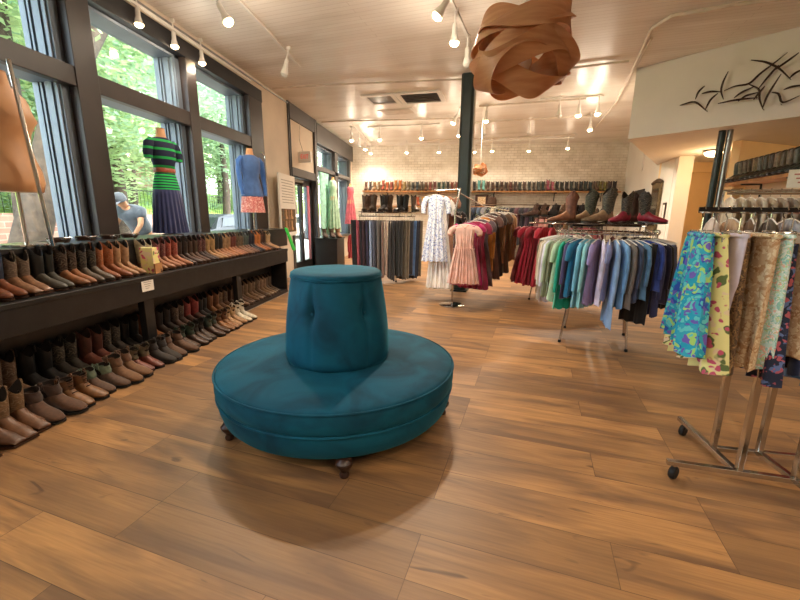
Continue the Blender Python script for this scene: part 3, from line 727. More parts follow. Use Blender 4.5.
for i, (s_, f_, d_, k_) in enumerate(top_pairs):
    if i == 8: y += .14
    for j in (0, 1):
        yy = y + j * .092
        boot(k_, (-3.235 + random.uniform(-.01, .01), yy, .80), rad(random.uniform(-7, 4)), s_, f_, '%s boot, %s, %s pair along the top shelf' % (('near', 'far')[j], d_, ordn(i + 1)), 'boots on the top of the black shelf', (1.0, .86, 1.0))
    y += .183
back_pairs = [
 ('#5a3424', '#6a4028', 'brown leather'), ('#5e3a28', '#6e4630', 'cocoa leather'), ('#6b4a34', '#7a5438', 'dusty tan leather'), ('#181614', '#2a2522', 'plain black leather'),
 ('#2b2520', '#3a3128', 'stitched black leather'), ('#5a2c20', '#7a3b28', 'russet leather'), ('#38302a', '#453a30', 'charcoal stitched leather'), ('#1a1816', '#221e1c', 'matt black leather'),
 ('#a05c28', '#a4602c', 'bright tan leather'), ('#2a221c', '#3a2c22', 'blackish brown leather'), ('#4a3226', '#5c4030', 'earth brown leather'), ('#a03c34', '#5c3a2c', 'red shaft and brown foot'),
 ('#221e1c', '#332a24', 'worn black leather'), ('#7a4628', '#90582f', 'caramel leather'), ('#5c3c2a', '#7c5234', 'nut brown leather'), ('#6e4a32', '#845c3c', 'hazel leather'),
 ('#533a2c', '#6a4a34', 'walnut leather'), ('#6a5038', '#84603e', 'khaki brown leather'), ('#5a4230', '#6e5038', 'mud brown leather'), ('#7a5a40', '#8a643f', 'light brown leather'), ('#4c382a', '#5e4530', 'umber leather')]
y = 1.70
for i, (s_, f_, d_) in enumerate(back_pairs):
    k_ = 'tooled' if 'stitched' in d_ or i % 4 == 2 else 'tall'
    for j in (0, 1):
        boot(k_, (-3.20 + random.uniform(-.02, .02), y + j * .11, .07), rad(random.uniform(-8, 6)), s_, f_, '%s boot, %s, %s pair on the low platform' % (('near', 'far')[j], d_, ordn(i + 1)), 'boots on the platform under the shelf')
    y += .228
floor_pairs = [
 ('#5c3a26', '#70462c', 'rubbed brown leather', 'square', .95), ('#5f7050', '#6e4428', 'green shaft and brown foot', 'square', 1),
 ('#8a6440', '#80502e', 'scuffed tan shaft and brown foot', 'square', 1), ('#4a2c1c', '#6b4126', 'brown ruched leather', 'low', 1.05),
 ('#7a4c2a', '#96602f', 'orange brown laced leather', 'lace', .95), ('#6f8468', '#6c4a34', 'mint shaft and brown foot', 'low', .92),
 ('#7c4f2e', '#8c5a32', 'brown pull on leather', 'low', 1.08), ('#76684e', '#8a3f2c', 'olive shaft and red foot', 'roper', .85),
 ('#2a201c', '#33281f', 'black patterned leather', 'low', 1), ('#6a452c', '#70482e', 'rounded brown leather', 'low', 1),
 ('#2c4436', '#5c3e2c', 'dark green shaft', 'roper', .9), ('#1e1c1b', '#4a3426', 'black shaft with pale stitching', 'roper', .92),
 ('#3a4a40', '#5a3d2c', 'grey green shaft and dark foot', 'roper', .92), ('#6e3e22', '#a0642f', 'chestnut shaft and tan toe', 'roper', .95),
 ('#c79a68', '#c08c58', 'pale buff leather', 'roper', .95), ('#e6d8bc', '#e2d2b2', 'cream white leather', 'roper', 1)]
y = 1.48
for i, (s_, f_, d_, k_, sc_) in enumerate(floor_pairs):
    for j in (0, 1):
        boot(k_, (-2.86 + random.uniform(-.015, .02), y + j * .112, 0), rad(random.uniform(-10, 2)), s_, f_, '%s boot, %s, %s pair along the floor row' % (('near', 'far')[j], d_, ordn(i + 1)), 'boots standing on the floor before the shelf', sc_)
    y += .215
# pair of low shoes squeezed behind the top row beside the first mannequin (belts and buckles on the ledge)
for i, yy in enumerate((2.95, 3.2, 3.45, 3.7)):
    b_ = empty('belt', (-3.32, yy, 1.13)); tag(b_, 'coiled dark leather belt on the ledge, %s from the camera' % ordn(i + 1), 'belt', 'coiled belts on the ledge')
    pts = [(.05 * (1 + .12 * k / 20) * cos(k * .6), .07 * (1 + .12 * k / 20) * sin(k * .6), .018 + .0008 * k) for k in range(42)]
    MB().tube(pts, .010, 5).build('strap', M['darkwood'], b_)
    MB().tube([(.06, -.03, .04), (.06, .03, .04), (.09, .03, .055), (.09, -.03, .055)], .006, 6, True).build('buckle', M['chrome'], b_)
# decorated box card standing between the boots
fc = empty('decorated_boot_box', (-2.93, 3.60, .80), rad(8)); tag(fc, 'upright cream box printed with flowers between boots on the top shelf', 'box')
MB().box((-.16, -.055, 0), (-.03, .055, .26)).build('box', M['floral_yellow'], fc, smooth=False, bevel=.006)
MB().box((-.03, -.06, 0), (-.015, .06, .10)).build('tan_flap', M['woodshelf'], fc, smooth=False)

# ---- long shelf on the brick wall
ws = empty('wall_shelf', (1.3, 14.05, 2.2)); tag(ws, 'long pine shelf for boots on the white brick wall', 'shelf')
MB().box((-4.45, -.2, 0), (4.1, .15, .045)).build('board', M['woodshelf'], ws, smooth=False, bevel=.004)
for x in (-3.6, -1.8, .1, 2.1, 3.6): MB().tube([(x, .13, -.28), (x, .11, -.02), (x, -.16, -.02)], .016, 6).build('bracket', M['black'], ws)
wall_cols = ['#7a4a34', '#3e2a22', '#9a6a3a', '#8c6a40', '#b04a30', '#c4562c', '#a04a38', '#c87830', '#cc6a28', '#a88a50', '#7c6a4c', '#4a4c48', '#33424a', '#6b5a48', '#8c5a38', '#93483a', '#7c3a30', '#4a5c4a', '#2f4a44', '#3c3a38', '#a05040', '#8c4a3a', '#5a4a3a', '#3a2e28', '#50443a', '#3c3c3a', '#5fb0a8', '#74bcae', '#6a4a38', '#4c3428', '#3e3028', '#5a3c2c', '#4a3a30', '#6a3a2c', '#4c3c34', '#3c4238', '#5a4438', '#43463e', '#3e3a34', '#4c5048', '#3a3c38', '#a8485a', '#b25460', '#2e2c2a', '#34302c', '#3a2c26', '#2c3030', '#3e3630', '#2a2c2e', '#3c4440', '#3e4c4c', '#6a4a34', '#8c7a34', '#96883c', '#4a2c28', '#3c2a26']
wall_names = {'#5fb0a8': 'turquoise', '#74bcae': 'pale turquoise', '#a8485a': 'pink red', '#b25460': 'rose red', '#8c7a34': 'olive yellow', '#96883c': 'mustard', '#c4562c': 'bright orange red', '#cc6a28': 'bright orange', '#c87830': 'golden orange', '#b04a30': 'brick red'}
x = -3.05
for i, c_ in enumerate(wall_cols):
    nm = wall_names.get(c_, 'grey green' if int(c_[3:5], 16) > int(c_[1:3], 16) else ('dark brown' if int(c_[1:3], 16) < 90 else 'brown'))
    tallk = 1.18 if c_ in ('#b04a30', '#c87830', '#cc6a28', '#5fb0a8', '#74bcae', '#a8485a') else 1.0 + .04 * sin(i * 2.1)
    boot('far', (x, 14.12, 2.245), -pi / 2, c_, c_, '%s boot on the long wall shelf, %s from the left end' % (nm, ordn(i + 1)), 'boots on the brick wall shelf', (1.05, 1.05, tallk * 1.02))
    x += .151
# shelf on the right, over the hanging rails
a0, a1 = Vector((4.66, 7.6, 1.96)), Vector((4.28, 5.38, 1.96)); dv = (a1 - a0)
rs = empty('wall_shelf', a0); tag(rs, 'pine boot shelf on the angled wall at the right', 'shelf')
MB().beam((0.06, 0, 0), dv + Vector((.06, 0, 0)), .34, .045).build('board', M['woodshelf'], rs, smooth=False)
for t in (.3, .8): MB().tube([dv * t + Vector((.2, 0, -.3)), dv * t + Vector((.18, 0, -.03)), dv * t + Vector((-.1, 0, -.03))], .018, 6).build('bracket', M['black'], rs)
rcols = ['#3a4038', '#4c4638', '#3e3a30', '#5a4c3a', '#6a5a44', '#3c3830', '#4a4436', '#3a3026', '#4c3e30', '#5e5038', '#54463a', '#2e2c28', '#3a4a3e', '#2c3a30', '#2a3c34', '#243630']
for i, c_ in enumerate(rcols):
    p = a0 + dv * ((i + .5) / len(rcols)); dirn = math.atan2(dv.y, dv.x)
    boot('far', (p.x + .16, p.y, 1.985), dirn - pi / 2 , '#%02x%02x%02x' % tuple(min(255, int(int(c_[q:q+2], 16) * (1.25 + .45 * (i % 3)))) for q in (1, 3, 5)), c_, '%s boot on the right hand shelf, %s from the passage end' % (('olive grey', 'dark green')[i >= 12], ordn(i + 1)), 'boots on the right shelf', (1.1, .95, 1.1))
sg = empty('shelf_sign', (3.98, 5.15, 1.86), rad(-30)); tag(sg, 'white sign with faint red lettering hanging below the right shelf', 'sign')
MB().box((-.17, 0, -.10), (.17, .01, .10)).build('panel', M['card'], sg, smooth=False)
t = MB()
for k in range(3): t.box((-.12 + .02 * k, -.001, .04 - k * .045), (.12 - .02 * k, 0, .055 - k * .045))
t.build('printed_lines', simple('faded_red_ink', '#c47a74', .8), sg, smooth=False)

# ================================================================ garments
def sheet_profile(kind, t):
    """half width at normalised drop t"""
    if kind == 'skirt': return .165 + .10 * t
    if kind == 'wide': return .17 + .16 * t
    if kind == 'trousers': return .19 - .03 * t
    if kind == 'shirt': return (.055 + .10 * min(1, t / .10)) if t < .10 else .155 + .055 * (t - .1)
    if kind == 'dress':
        if t < .05: return .06 + .11 * t / .05
        if t < .35: return .17 - .03 * (t - .05) / .3
        return .14 + .13 * ((t - .35) / .65) ** .8
    if kind == 'folded': return .12 + .015 * t
def garment(name, kind, L, mat, seed, T=.035, fold=.018, folds=5, sleeves=None, trims=None, W=1.0):
    rnd = random.Random(seed); r = empty(name); n = 22
    ts = [0, .02, .05, .08, .14, .22, .32, .45, .58, .72, .86, 1.0]; rings = []
    ph = [rnd.uniform(0, 6.28) for _ in range(4)]
    for t in ts:
        w_ = sheet_profile(kind, t) * W; A = fold * (t ** .7); z = -L * t
        def yo(u): return A * sin(folds * pi * u + ph[0]) + A * .5 * sin(folds * 1.9 * pi * u + ph[1]) + .015 * t * sin(ph[2] + u * 2)
        front = []; back = []
        for k in range(n + 1):
            u = -1 + 2 * k / n; th = T / 2 * (1 - u ** 6) ** .5 * (1 if t > .04 else .6) + .001
            hem = .012 * sin(folds * pi * u + ph[3]) * t
            if kind == 'trousers' and t > .3: th *= .35 + .65 * min(1, abs(u) * 4)
            sh = 0
            if kind in ('shirt', 'dress') and t < .1: sh = 0
            front.append((u * w_, yo(u) - th, z + hem)); back.append((u * w_, yo(u) + th, z + hem))
        rings.append(front + back[::-1])
    MB().loft(rings).build('body', mat, r, angle=70)
    if sleeves:
        sl, rad_ = sleeves
        for s_ in (-1, 1):
            x0 = s_ * (.175 if kind == 'dress' else .132) * W
            pts = [(x0 - s_ * .02, 0, -.045), (x0 + s_ * .03, 0, -.08), (x0 + s_ * .055, .005, -.08 - sl * .4), (x0 + s_ * .06, -.01, -.08 - sl)]
            MB().tube(pts, [rad_ * .9, rad_, rad_ * .95, rad_ * .75], 10).build('sleeve', mat, r)
    register(r); return r
def hanger_proto():
    r = empty('clothes_hanger')
    pts = [(-.005, 0, .0), (.018, 0, .012), (.018, 0, .035), (0, 0, .047), (-.018, 0, .035), (-.016, 0, .028)]
    MB().tube([(0, 0, -.045), (0, 0, -.005), (.016, 0, .008), (.019, 0, .026), (.010, 0, .044), (-.008, 0, .047), (-.019, 0, .034)], .0028, 6).build('hook', M['chrome'], r)
    MB().tube([(-.19, 0, -.085), (-.08, 0, -.055), (0, 0, -.043), (.08, 0, -.055), (.19, 0, -.085)], .005, 6).build('arms', M['white'], r)
    register(r); return r
def clip_proto():
    r = empty('clip_hanger')
    MB().tube([(0, 0, -.075), (0, 0, -.005), (.016, 0, .008), (.019, 0, .026), (.010, 0, .044), (-.008, 0, .047), (-.019, 0, .034)], .0028, 6).build('hook', M['chrome'], r)
    bar_ = MB().tube([(-.16, 0, -.078), (.16, 0, -.078)], .0035, 6).build('bar', M['chrome'], r)
    for s_ in (-1, 1):
        MB().box((s_ * .13 - .012, -.014, -.12), (s_ * .13 + .012, .014, -.068)).build('clip', M['chrome'], bar_, smooth=False, bevel=.003)
    register(r); return r
HG = hanger_proto(); CL = clip_proto()
G = {
 'trousers': [garment('trousers', 'trousers', 1.16, M['cloth'], s, .045, .010, 3) for s in (1, 2)],
 'shirt': [garment('shirt', 'shirt', .66, M['cloth'], s, .034, .018, 4, (.42, .030)) for s in (3, 4)],
 'top': [garment('short_sleeved_top', 'shirt', .62, M['cloth'], s, .036, .018, 4, (.15, .038)) for s in (5, 6)],
 'skirt': [garment('skirt', 'skirt', .66, M['cloth'], s, .05, .026, 6) for s in (7, 8)],
 'dress': [garment('dress', 'dress', 1.0, M['cloth'], s, .06, .03, 6, (.10, .055)) for s in (9, 10)],
}
GN = 0
def hang(kind, rail, rz, color, label, group, cat=None, scale=(1, 1, 1), hanger=True, hlabel=None, tilt=None):
    """rail: point on the rail; garment hangs 6 cm below it"""
    global GN
    GN += 1
    clip = kind in ('skirt', 'trousers')
    if isinstance(kind, str): p = G[kind][GN % 2]
    else: p = kind
    drop = .10 if clip or not isinstance(kind, str) and p.name.startswith('skirt') else .075
    o = place(p, (rail[0], rail[1], rail[2] - drop), rz, {'body': color, 'sleeve': color} if color else None, scale, tilt)
    tag(o, label, cat or p.name.split('.')[0].replace('_', ' '), group)
    if hanger:
        isclip = drop == .10
        h = place(CL if isclip else HG, (rail[0], rail[1], rail[2] - .024), rz + 0, None, (scale[0], 1, 1), tilt)
        tag(h, hlabel, 'hanger', 'hangers on the ' + group.split(' on the ')[-1])
    return o
HL = 'hanger holding the %s'

# ---- round rack, centre right (shirts)
def round_rack(c, R, z, label, legs, r2=.5, plate=.5, colr='chrome'):
    r = empty('round_clothes_rack', c); tag(r, label, 'clothes rack')
    MB().tube([(R * cos(2*pi*k/48), R * sin(2*pi*k/48), z) for k in range(48)], .0125, 8, True).build('hoop_rail', M['chrome'], r)
    m = MB()
    for k in range(4):
        a = legs + k * pi / 2; m.tube([(R * cos(a), R * sin(a), z), (R * cos(a), R * sin(a), z + .075)], .009, 6); m.tube([(R * cos(a), R * sin(a), z + .075), (0, 0, z + .075)], .009, 6)
    m.build('spokes', M['chrome'], r)
    MB().lathe([(plate, z + .085), (plate + .004, z + .091), (plate, z + .097)], 48).build('glass_top', simple('smoked_top', '#4a3c34', .15), r)
    for k in range(4):
        a = legs + k * pi / 2
        MB().tube([(R * .62 * cos(a), R * .62 * sin(a), z - .1), (r2 * cos(a), r2 * sin(a), .02)], .0125, 8).build('leg', M['chrome'], r)
        MB().lathe([(.016, 0), (.018, .01), (.014, .03)], 12).build('foot', M['rubber'], r, loc=(r2 * cos(a), r2 * sin(a), 0))
    MB().tube([(R * .62 * cos(legs + k * pi / 2), R * .62 * sin(legs + k * pi / 2), z - .1) for k in range(4)], .008, 6, True).build('cross_frame', M['chrome'], r)
    return r
CR = (1.70, 4.66, 0)
round_rack(CR, .50, 1.24, 'round chrome rack of shirts on splayed legs beside the patterned skirt rack', rad(-65), .47, .44)
seq = [('#6b5b4a', 'dress', 'brown', .55), ('#b9a688', 'shirt', 'khaki', 1.0), ('#c9c0b0', 'shirt', 'stone', 1.1), ('#cfcadb', 'shirt', 'pale lilac', 1.1), ('#a8b89a', 'shirt', 'sage', 1.0), ('#6f7358', 'shirt', 'olive', .95),
       ('#b8d4b4', 'top', 'mint', 1.1), ('#12a184', 'shirt', 'emerald', 1.14), ('#45406a', 'shirt', 'plum', .95), ('#1b6f96', 'top', 'petrol blue', .95), ('#6fb6d4', 'shirt', 'sky blue', 1.05), ('#86c2c8', 'shirt', 'aqua', 1.05),
       ('#8d7fb0', 'top', 'lavender check', 1.05), ('#c3bcd6', 'shirt', 'lilac stripe', .98), ('#7b84b4', 'top', 'periwinkle', .95), ('#8fb2de', 'shirt', 'light blue', 1.32), ('#6f9fd0', 'shirt', 'cornflower', 1.0),
       ('#77706c', 'shirt', 'grey brown', 1.0), ('#3f4a66', 'shirt', 'slate', .9), ('#5d8cb8', 'shirt', 'steel blue', .86), ('#161618', 'trousers', 'black', .70), ('#3a55b0', 'shirt', 'royal blue', .74), ('#3c4066', 'shirt', 'slate navy', 1.14),
       ('#262a4a', 'shirt', 'deep navy', .95), ('#1b1c22', 'shirt', 'ink black', .95), ('#555a78', 'shirt', 'smoky blue', .85), ('#20243c', 'shirt', 'midnight', 1.0), ('#2b3a7c', 'shirt', 'cobalt', 1.02), ('#4b5178', 'shirt', 'dusty indigo', .82), ('#141416', 'skirt', 'black', 1.1), ('#17171a', 'skirt', 'jet black', 1.1), ('#2a201c', 'skirt', 'espresso', 1.05)]
nseq = len(seq)
for i, (c_, k_, nm, ls) in enumerate(seq):
    a = rad(170 + (360 - 170) * i / (nseq - 1))
    kk = k_ if k_ != 'dress' else 'shirt'
    what = {'shirt': 'shirt', 'top': 'short sleeved top', 'trousers': 'trousers', 'skirt': 'skirt', 'dress': 'shirt'}[k_]
    lb = '%s %s on the round shirt rack, %s garment from its left' % (nm, what, ordn(i + 1))
    hang(kk, (CR[0] + .50 * cos(a), CR[1] + .50 * sin(a), 1.255), a + rad(random.uniform(-9, 9)), c_, lb, 'garments on the round shirt rack', scale=(.95, .8, ls),
         hlabel='hanger holding the %s %s, %s on the round shirt rack' % (nm, what, ordn(i + 1)))
backc = ['#2a2a2e', '#5a4038', '#3a2c40', '#802c34', '#9c3640', '#6a6a58', '#c8b49a', '#3c3c50', '#443830', '#20222a']
for i, c_ in enumerate(backc):
    a = rad(14 + i * 15.5)
    nm = ['charcoal', 'brown', 'aubergine', 'dark red', 'crimson', 'moss', 'sand', 'dusk blue', 'umber', 'black'][i]
    hang('shirt', (CR[0] + .50 * cos(a), CR[1] + .50 * sin(a), 1.255), a, c_, '%s shirt on the far side of the round shirt rack' % nm, 'garments on the round shirt rack', scale=(.95, .8, .95), hlabel='hanger of the %s shirt at the far side of the round shirt rack' % nm)
# boots standing on the round rack
tb = [((-.36, -.05), 172, '#a0604a', '#a8623c', 'pinkish brown boot with a tan foot', 'tall', 1.0), ((-.12, .06), 176, '#4a5244', '#b58a60', 'grey green stitched boot with beige foot', 'tooled', 1.05), ((.02, -.06), 180, '#5a5448', '#b88c62', 'grey snake pattern boot with a beige foot', 'tooled', 1.1),
      ((.20, -.02), -150, '#4c4038', '#c01f40', 'boot with grey brown shaft and crimson foot, left one', 'tooled', 1.0), ((.33, .06), -40, '#3a3430', '#c8203c', 'boot with dark shaft and crimson foot, toe to the right', 'tooled', 1.0), ((.30, .25), -20, '#54382c', '#7a3a2c', 'brown boot behind the crimson footed ones', 'tall', 1.0)]
for (dx, dy), a, s_, f_, lb, k_, sc_ in tb:
    boot(k_, (CR[0] + dx, CR[1] + dy - .04, 1.338), rad(a), s_, f_, lb + ' atop the shirt rack', 'boots on top of the round shirt rack', sc_)

# ---- red garments on a second round rack behind
C2 = (1.85, 7.0, 0)
round_rack(C2, .52, 1.30, 'round chrome rack of red garments behind the shirt rack', rad(-70), .5, .45)
red = [('#b08078', 'dusty rose'), ('#8c4a50', 'rose print'), ('#9a5058', 'faded red'), ('#7c2430', 'wine'), ('#a81f38', 'crimson'), ('#8c1c2c', 'garnet'), ('#b82a3c', 'scarlet'), ('#a8303c', 'cherry'), ('#bd4a4c', 'coral red'), ('#8a2434', 'berry'), ('#7a2c34', 'brick wine'), ('#a04c4c', 'terracotta red'), ('#6a2a30', 'maroon')]
for i, (c_, nm) in enumerate(red):
    a = rad(140 + i * 14.5)
    hang('dress' if i < 7 else 'shirt', (C2[0] + .52 * cos(a), C2[1] + .52 * sin(a), 1.315), a, c_, '%s garment on the red rack behind the shirts, %s from its left' % (nm, ordn(i + 1)), 'garments on the red rack', cat='garment', scale=(1, .9, .95 if i < 7 else 1.1), hanger=False)
for i, (dx, c_, nm) in enumerate([(-.35, '#6a4430', 'brown'), (-.22, '#7a5034', 'tan brown'), (-.05, '#3a2c24', 'dark brown'), (.1, '#8a5c3a', 'caramel'), (.25, '#54382a', 'umber'), (.38, '#3c2c24', 'blackish')]):
    boot('low', (C2[0] + dx - .05, C2[1] - .1, 1.40), rad(160), c_, c_, '%s ankle boot on the red rack top, %s from its left' % (nm, ordn(i + 1)), 'boots on top of the red rack', 1.0)

# ---- trouser rack, far left
C3 = (-1.40, 8.55, 0)
round_rack(C3, .60, 1.38, 'round rack of trousers topped with boots by the far windows', rad(-55), .45, .62)
tr = [('#23262e', 'blue black'), ('#1c2030', 'navy'), ('#20242c', 'charcoal navy'), ('#15171c', 'black'), ('#1b1d26', 'ink'), ('#17181c', 'coal'), ('#a4505c', 'rose pink'), ('#2a2630', 'dark plum'), ('#3e2a34', 'burgundy grey'), ('#33304a', 'dusk'), ('#9fb6dc', 'pale blue'), ('#5a5f74', 'slate'), ('#6f6c6c', 'grey'), ('#8a6f66', 'mauve brown'), ('#bfa898', 'beige'), ('#2b2a2e', 'graphite'), ('#151821', 'midnight'), ('#101216', 'jet'), ('#1d1c1a', 'dark olive'), ('#5e5446', 'taupe'), ('#7c6e5a', 'khaki'), ('#3f4048', 'iron grey'), ('#5a7fb4', 'denim blue'), ('#3c404c', 'storm grey'), ('#2c3040', 'steel navy'), ('#6e6450', 'moss brown'), ('#84796a', 'stone'), ('#6f6a50', 'olive')]
for i, (c_, nm) in enumerate(tr):
    a = rad(186 + (362 - 186) * i / (len(tr) - 1))
    hang('trousers', (C3[0] + .60 * cos(a), C3[1] + .60 * sin(a), 1.395), a + rad(random.uniform(-5, 5)), c_, '%s trousers on the round trouser rack, %s pair from its left' % (nm, ordn(i + 1)), 'trousers on the round trouser rack', scale=(1, .9, 1.0 + .05 * sin(i * 1.7)), hlabel='clip hanger of the %s trousers on the trouser rack, %s from left' % (nm, ordn(i + 1)))
tb3 = [(-.50, '#7a5a44', 'taupe brown'), (-.38, '#6c4c38', 'walnut'), (-.22, '#6e5238', 'khaki brown'), (-.12, '#4c3624', 'dark tan'), (.0, '#2c2420', 'black and tan'), (.12, '#6c4c30', 'spotted tan'), (.26, '#1f1c1a', 'black'), (.36, '#3a2a20', 'dark chocolate'), (.48, '#15130f', 'jet black'), (.56, '#6a4c30', 'light brown')]
for i, (dx, c_, nm) in enumerate(tb3):
    boot('far', (C3[0] + dx * .98, C3[1] - .1 + .10 * (i % 2), 1.478), rad(-60 - 50 * (i % 3)), c_, c_, '%s boot on top of the trouser rack, %s from its left' % (nm, ordn(i + 1)), 'boots on top of the trouser rack', (1.12, 1.1, 1.08))
# ---- centre four way stand with dresses
fs = empty('garment_stand', (.05, 6.15, 0)); tag(fs, 'chrome pole stand with arms and round base plate carrying dresses', 'clothes rack')
MB().lathe([(.20, 0), (.20, .012), (.19, .016), (.03, .02)], 40).build('base_plate', M['chrome'], fs)
MB().tube([(0, 0, .015), (0, 0, 1.50)], .016, 10).build('pole', M['chrome'], fs)
MB().tube([(0, 0, 1.45), (.06, .06, 1.82)], .016, 10).build('upper_pole', M['chrome'], fs)
MB().tube([(.06, .06, 1.80), (-.30, .10, 1.78), (-.34, .10, 1.80)], .009, 8).build('arm', M['chrome'], fs)
MB().tube([(.06, .06, 1.74), (.45, .45, 1.56), (.95, 1.15, 1.50)], .011, 8).build('arm', M['chrome'], fs)
MB().tube([(0, 0, 1.42), (.08, -.50, 1.38), (.08, -.52, 1.41)], .010, 8).build('arm', M['chrome'], fs)
MB().tube([(0, 0, 1.48), (-.12, .75, 1.52)], .010, 8).build('arm', M['chrome'], fs)
GF = garment('floral_dress', 'dress', 1.02, M['floral_white'], 21, .07, .018, 5, (.20, .046), W=.78)
o = hang(GF, (-.25, 6.22, 1.79), rad(8), None, 'white blue sprigged dress with short sleeves hanging left of the pole stand', 'dresses on the pole stand', cat='dress', hlabel='hanger holding the blue sprigged dress on the pole stand')
# zip down the back of the sprigged dress: a separate part
MB().tube([(-.0, -.045, -.02), (.0, -.052, -.5)], .003, 4).build('zip', M['ink'], o)
hang('dress', (-.17, 6.30, 1.74), rad(6), '#f0ece6', 'plain white dress hanging just behind the sprigged dress', 'dresses on the pole stand', scale=(.8, .9, 1.42), hanger=False)
hang('dress', (-.10, 6.40, 1.78), rad(4), '#a8785c', 'tan dress behind the white one on the pole stand', 'dresses on the pole stand', scale=(.85, .9, 1.0), hanger=False)
GP = garment('child_dress', 'dress', .84, M['cloth'], 33, .08, .022, 9, (.07, .047), W=.86)
o = hang(GP, (.19, 5.66, 1.36), rad(-6), '#e3b6a6', 'pale pink short sleeved dress facing the front on the pole stand', 'dresses on the pole stand', cat='dress', hlabel='hanger holding the pale pink dress on the pole stand')
MB().tube([(-.15, -.045, -.34), (0, -.06, -.335), (.15, -.045, -.34)], .006, 6).build('waist_seam', M['cloth'], o, color='#d8a898')
MB().tube([(-.05, -.02, -.01), (0, -.045, -.05), (.05, -.02, -.01)], .006, 6).build('neckline', M['cloth'], o, color='#c89688')
GM = garment('child_dress', 'dress', .90, M['cloth'], 34, .06, .03, 8, (.06, .055), W=.9)
hang(GM, (.24, 5.78, 1.38), rad(-6), '#b01a62', 'magenta dress showing below the pale pink dress hem', 'dresses on the pole stand', cat='dress', hanger=False)
cl = [('#8c1c40', 'deep magenta', 'dress'), ('#5c4a52', 'dark print', 'dress'), ('#b87428', 'mustard', 'shirt'), ('#6a4a42', 'brown print', 'dress'), ('#3a2a28', 'espresso', 'dress'), ('#8a6240', 'camel', 'shirt'), ('#5a4434', 'moss brown', 'dress'), ('#7c5c38', 'bronze', 'shirt'), ('#a87c52', 'sandy', 'shirt'), ('#b08c64', 'beige', 'shirt')]
for i, (c_, nm, k_) in enumerate(cl):
    t = i / 9; x = .36 + .62 * t; yy = 5.95 + 1.35 * t
    hang(k_, (x, yy, 1.40 + .14 * min(1, t * 2)), rad(-22), c_, '%s garment trailing behind the pink dress on the pole stand, %s back' % (nm, ordn(i + 1)), 'dresses on the pole stand', cat='garment', scale=(.9, .9, 1.0 if k_ == 'dress' else 1.25), hlabel='hanger of the %s garment on the pole stand, %s back' % (nm, ordn(i + 1)))
for i, (c_, nm) in enumerate([('#2a1f20', 'black brown'), ('#1a1618', 'black'), ('#4a2a2c', 'aubergine'), ('#3a2630', 'dark plum')]):
    hang('dress', (-.02 - .035 * i, 6.45 + .16 * i, 1.56), rad(12), c_, '%s dress on the back arm of the pole stand' % nm, 'dresses on the pole stand', scale=(1, .9, 1.15), hanger=False)

# ---- patterned skirt rack, right foreground
rk = empty('rolling_clothes_rack', (1.55, 2.14, 0)); tag(rk, 'chrome square tube rolling rack of patterned skirts in the right foreground', 'clothes rack')
def rb(name, p, q, w=.028, h=.028): return MB().beam(Vector(p) - Vector((1.55, 2.14, 0)), Vector(q) - Vector((1.55, 2.14, 0)), w, h).build(name, M['chrome'], rk, smooth=False, bevel=.003)
zb = .095
rb('base_bar', (1.22, 2.075, zb), (1.86, 1.99, zb)); rb('base_bar', (1.56, 2.60, zb), (1.54, 2.03, zb)); rb('base_bar', (1.54, 2.255, zb), (2.12, 2.22, zb)); rb('base_bar', (1.79, 2.245, zb), (1.80, 1.62, zb))
rb('diagonal_brace', (1.79, 2.22, zb - .02), (1.94, 1.80, zb - .02), .022, .012)
for x, yy in ((1.555, 2.25), (1.55, 2.035), (1.79, 2.24), (1.79, 2.0)): rb('upright', (x, yy, zb), (x, yy, 1.33))
MB().beam((-.34, .01, 1.445), (.60, -.01, 1.445), .007, .022).build('top_bar', M['dark'], rk, smooth=False)
rb('top_bar', (1.56, 2.02, 1.32), (1.56, 2.27, 1.32), .02, .02); rb('top_bar', (1.79, 2.0, 1.32), (1.79, 2.25, 1.32), .02, .02)
for (x, yy) in ((1.26, 2.07), (1.565, 2.55), (2.08, 2.225), (1.80, 1.66)):
    cx, cy = x - 1.55, yy - 2.14
    MB().tube([(cx, cy, .045), (cx, cy, .09)], .009, 8).build('caster_stem', M['chrome'], rk)
    MB().lathe([(.001, -.016), (.030, -.016), (.036, -.010), (.036, .010), (.030, .016), (.001, .016)], 24).build('caster_wheel', M['rubber'], rk, loc=(cx, cy, .036), rot=(pi / 2, 0, rad(40)))
def pg(name, kind, L, mat, seed, **k): return garment(name, kind, L, mat, seed, **k)
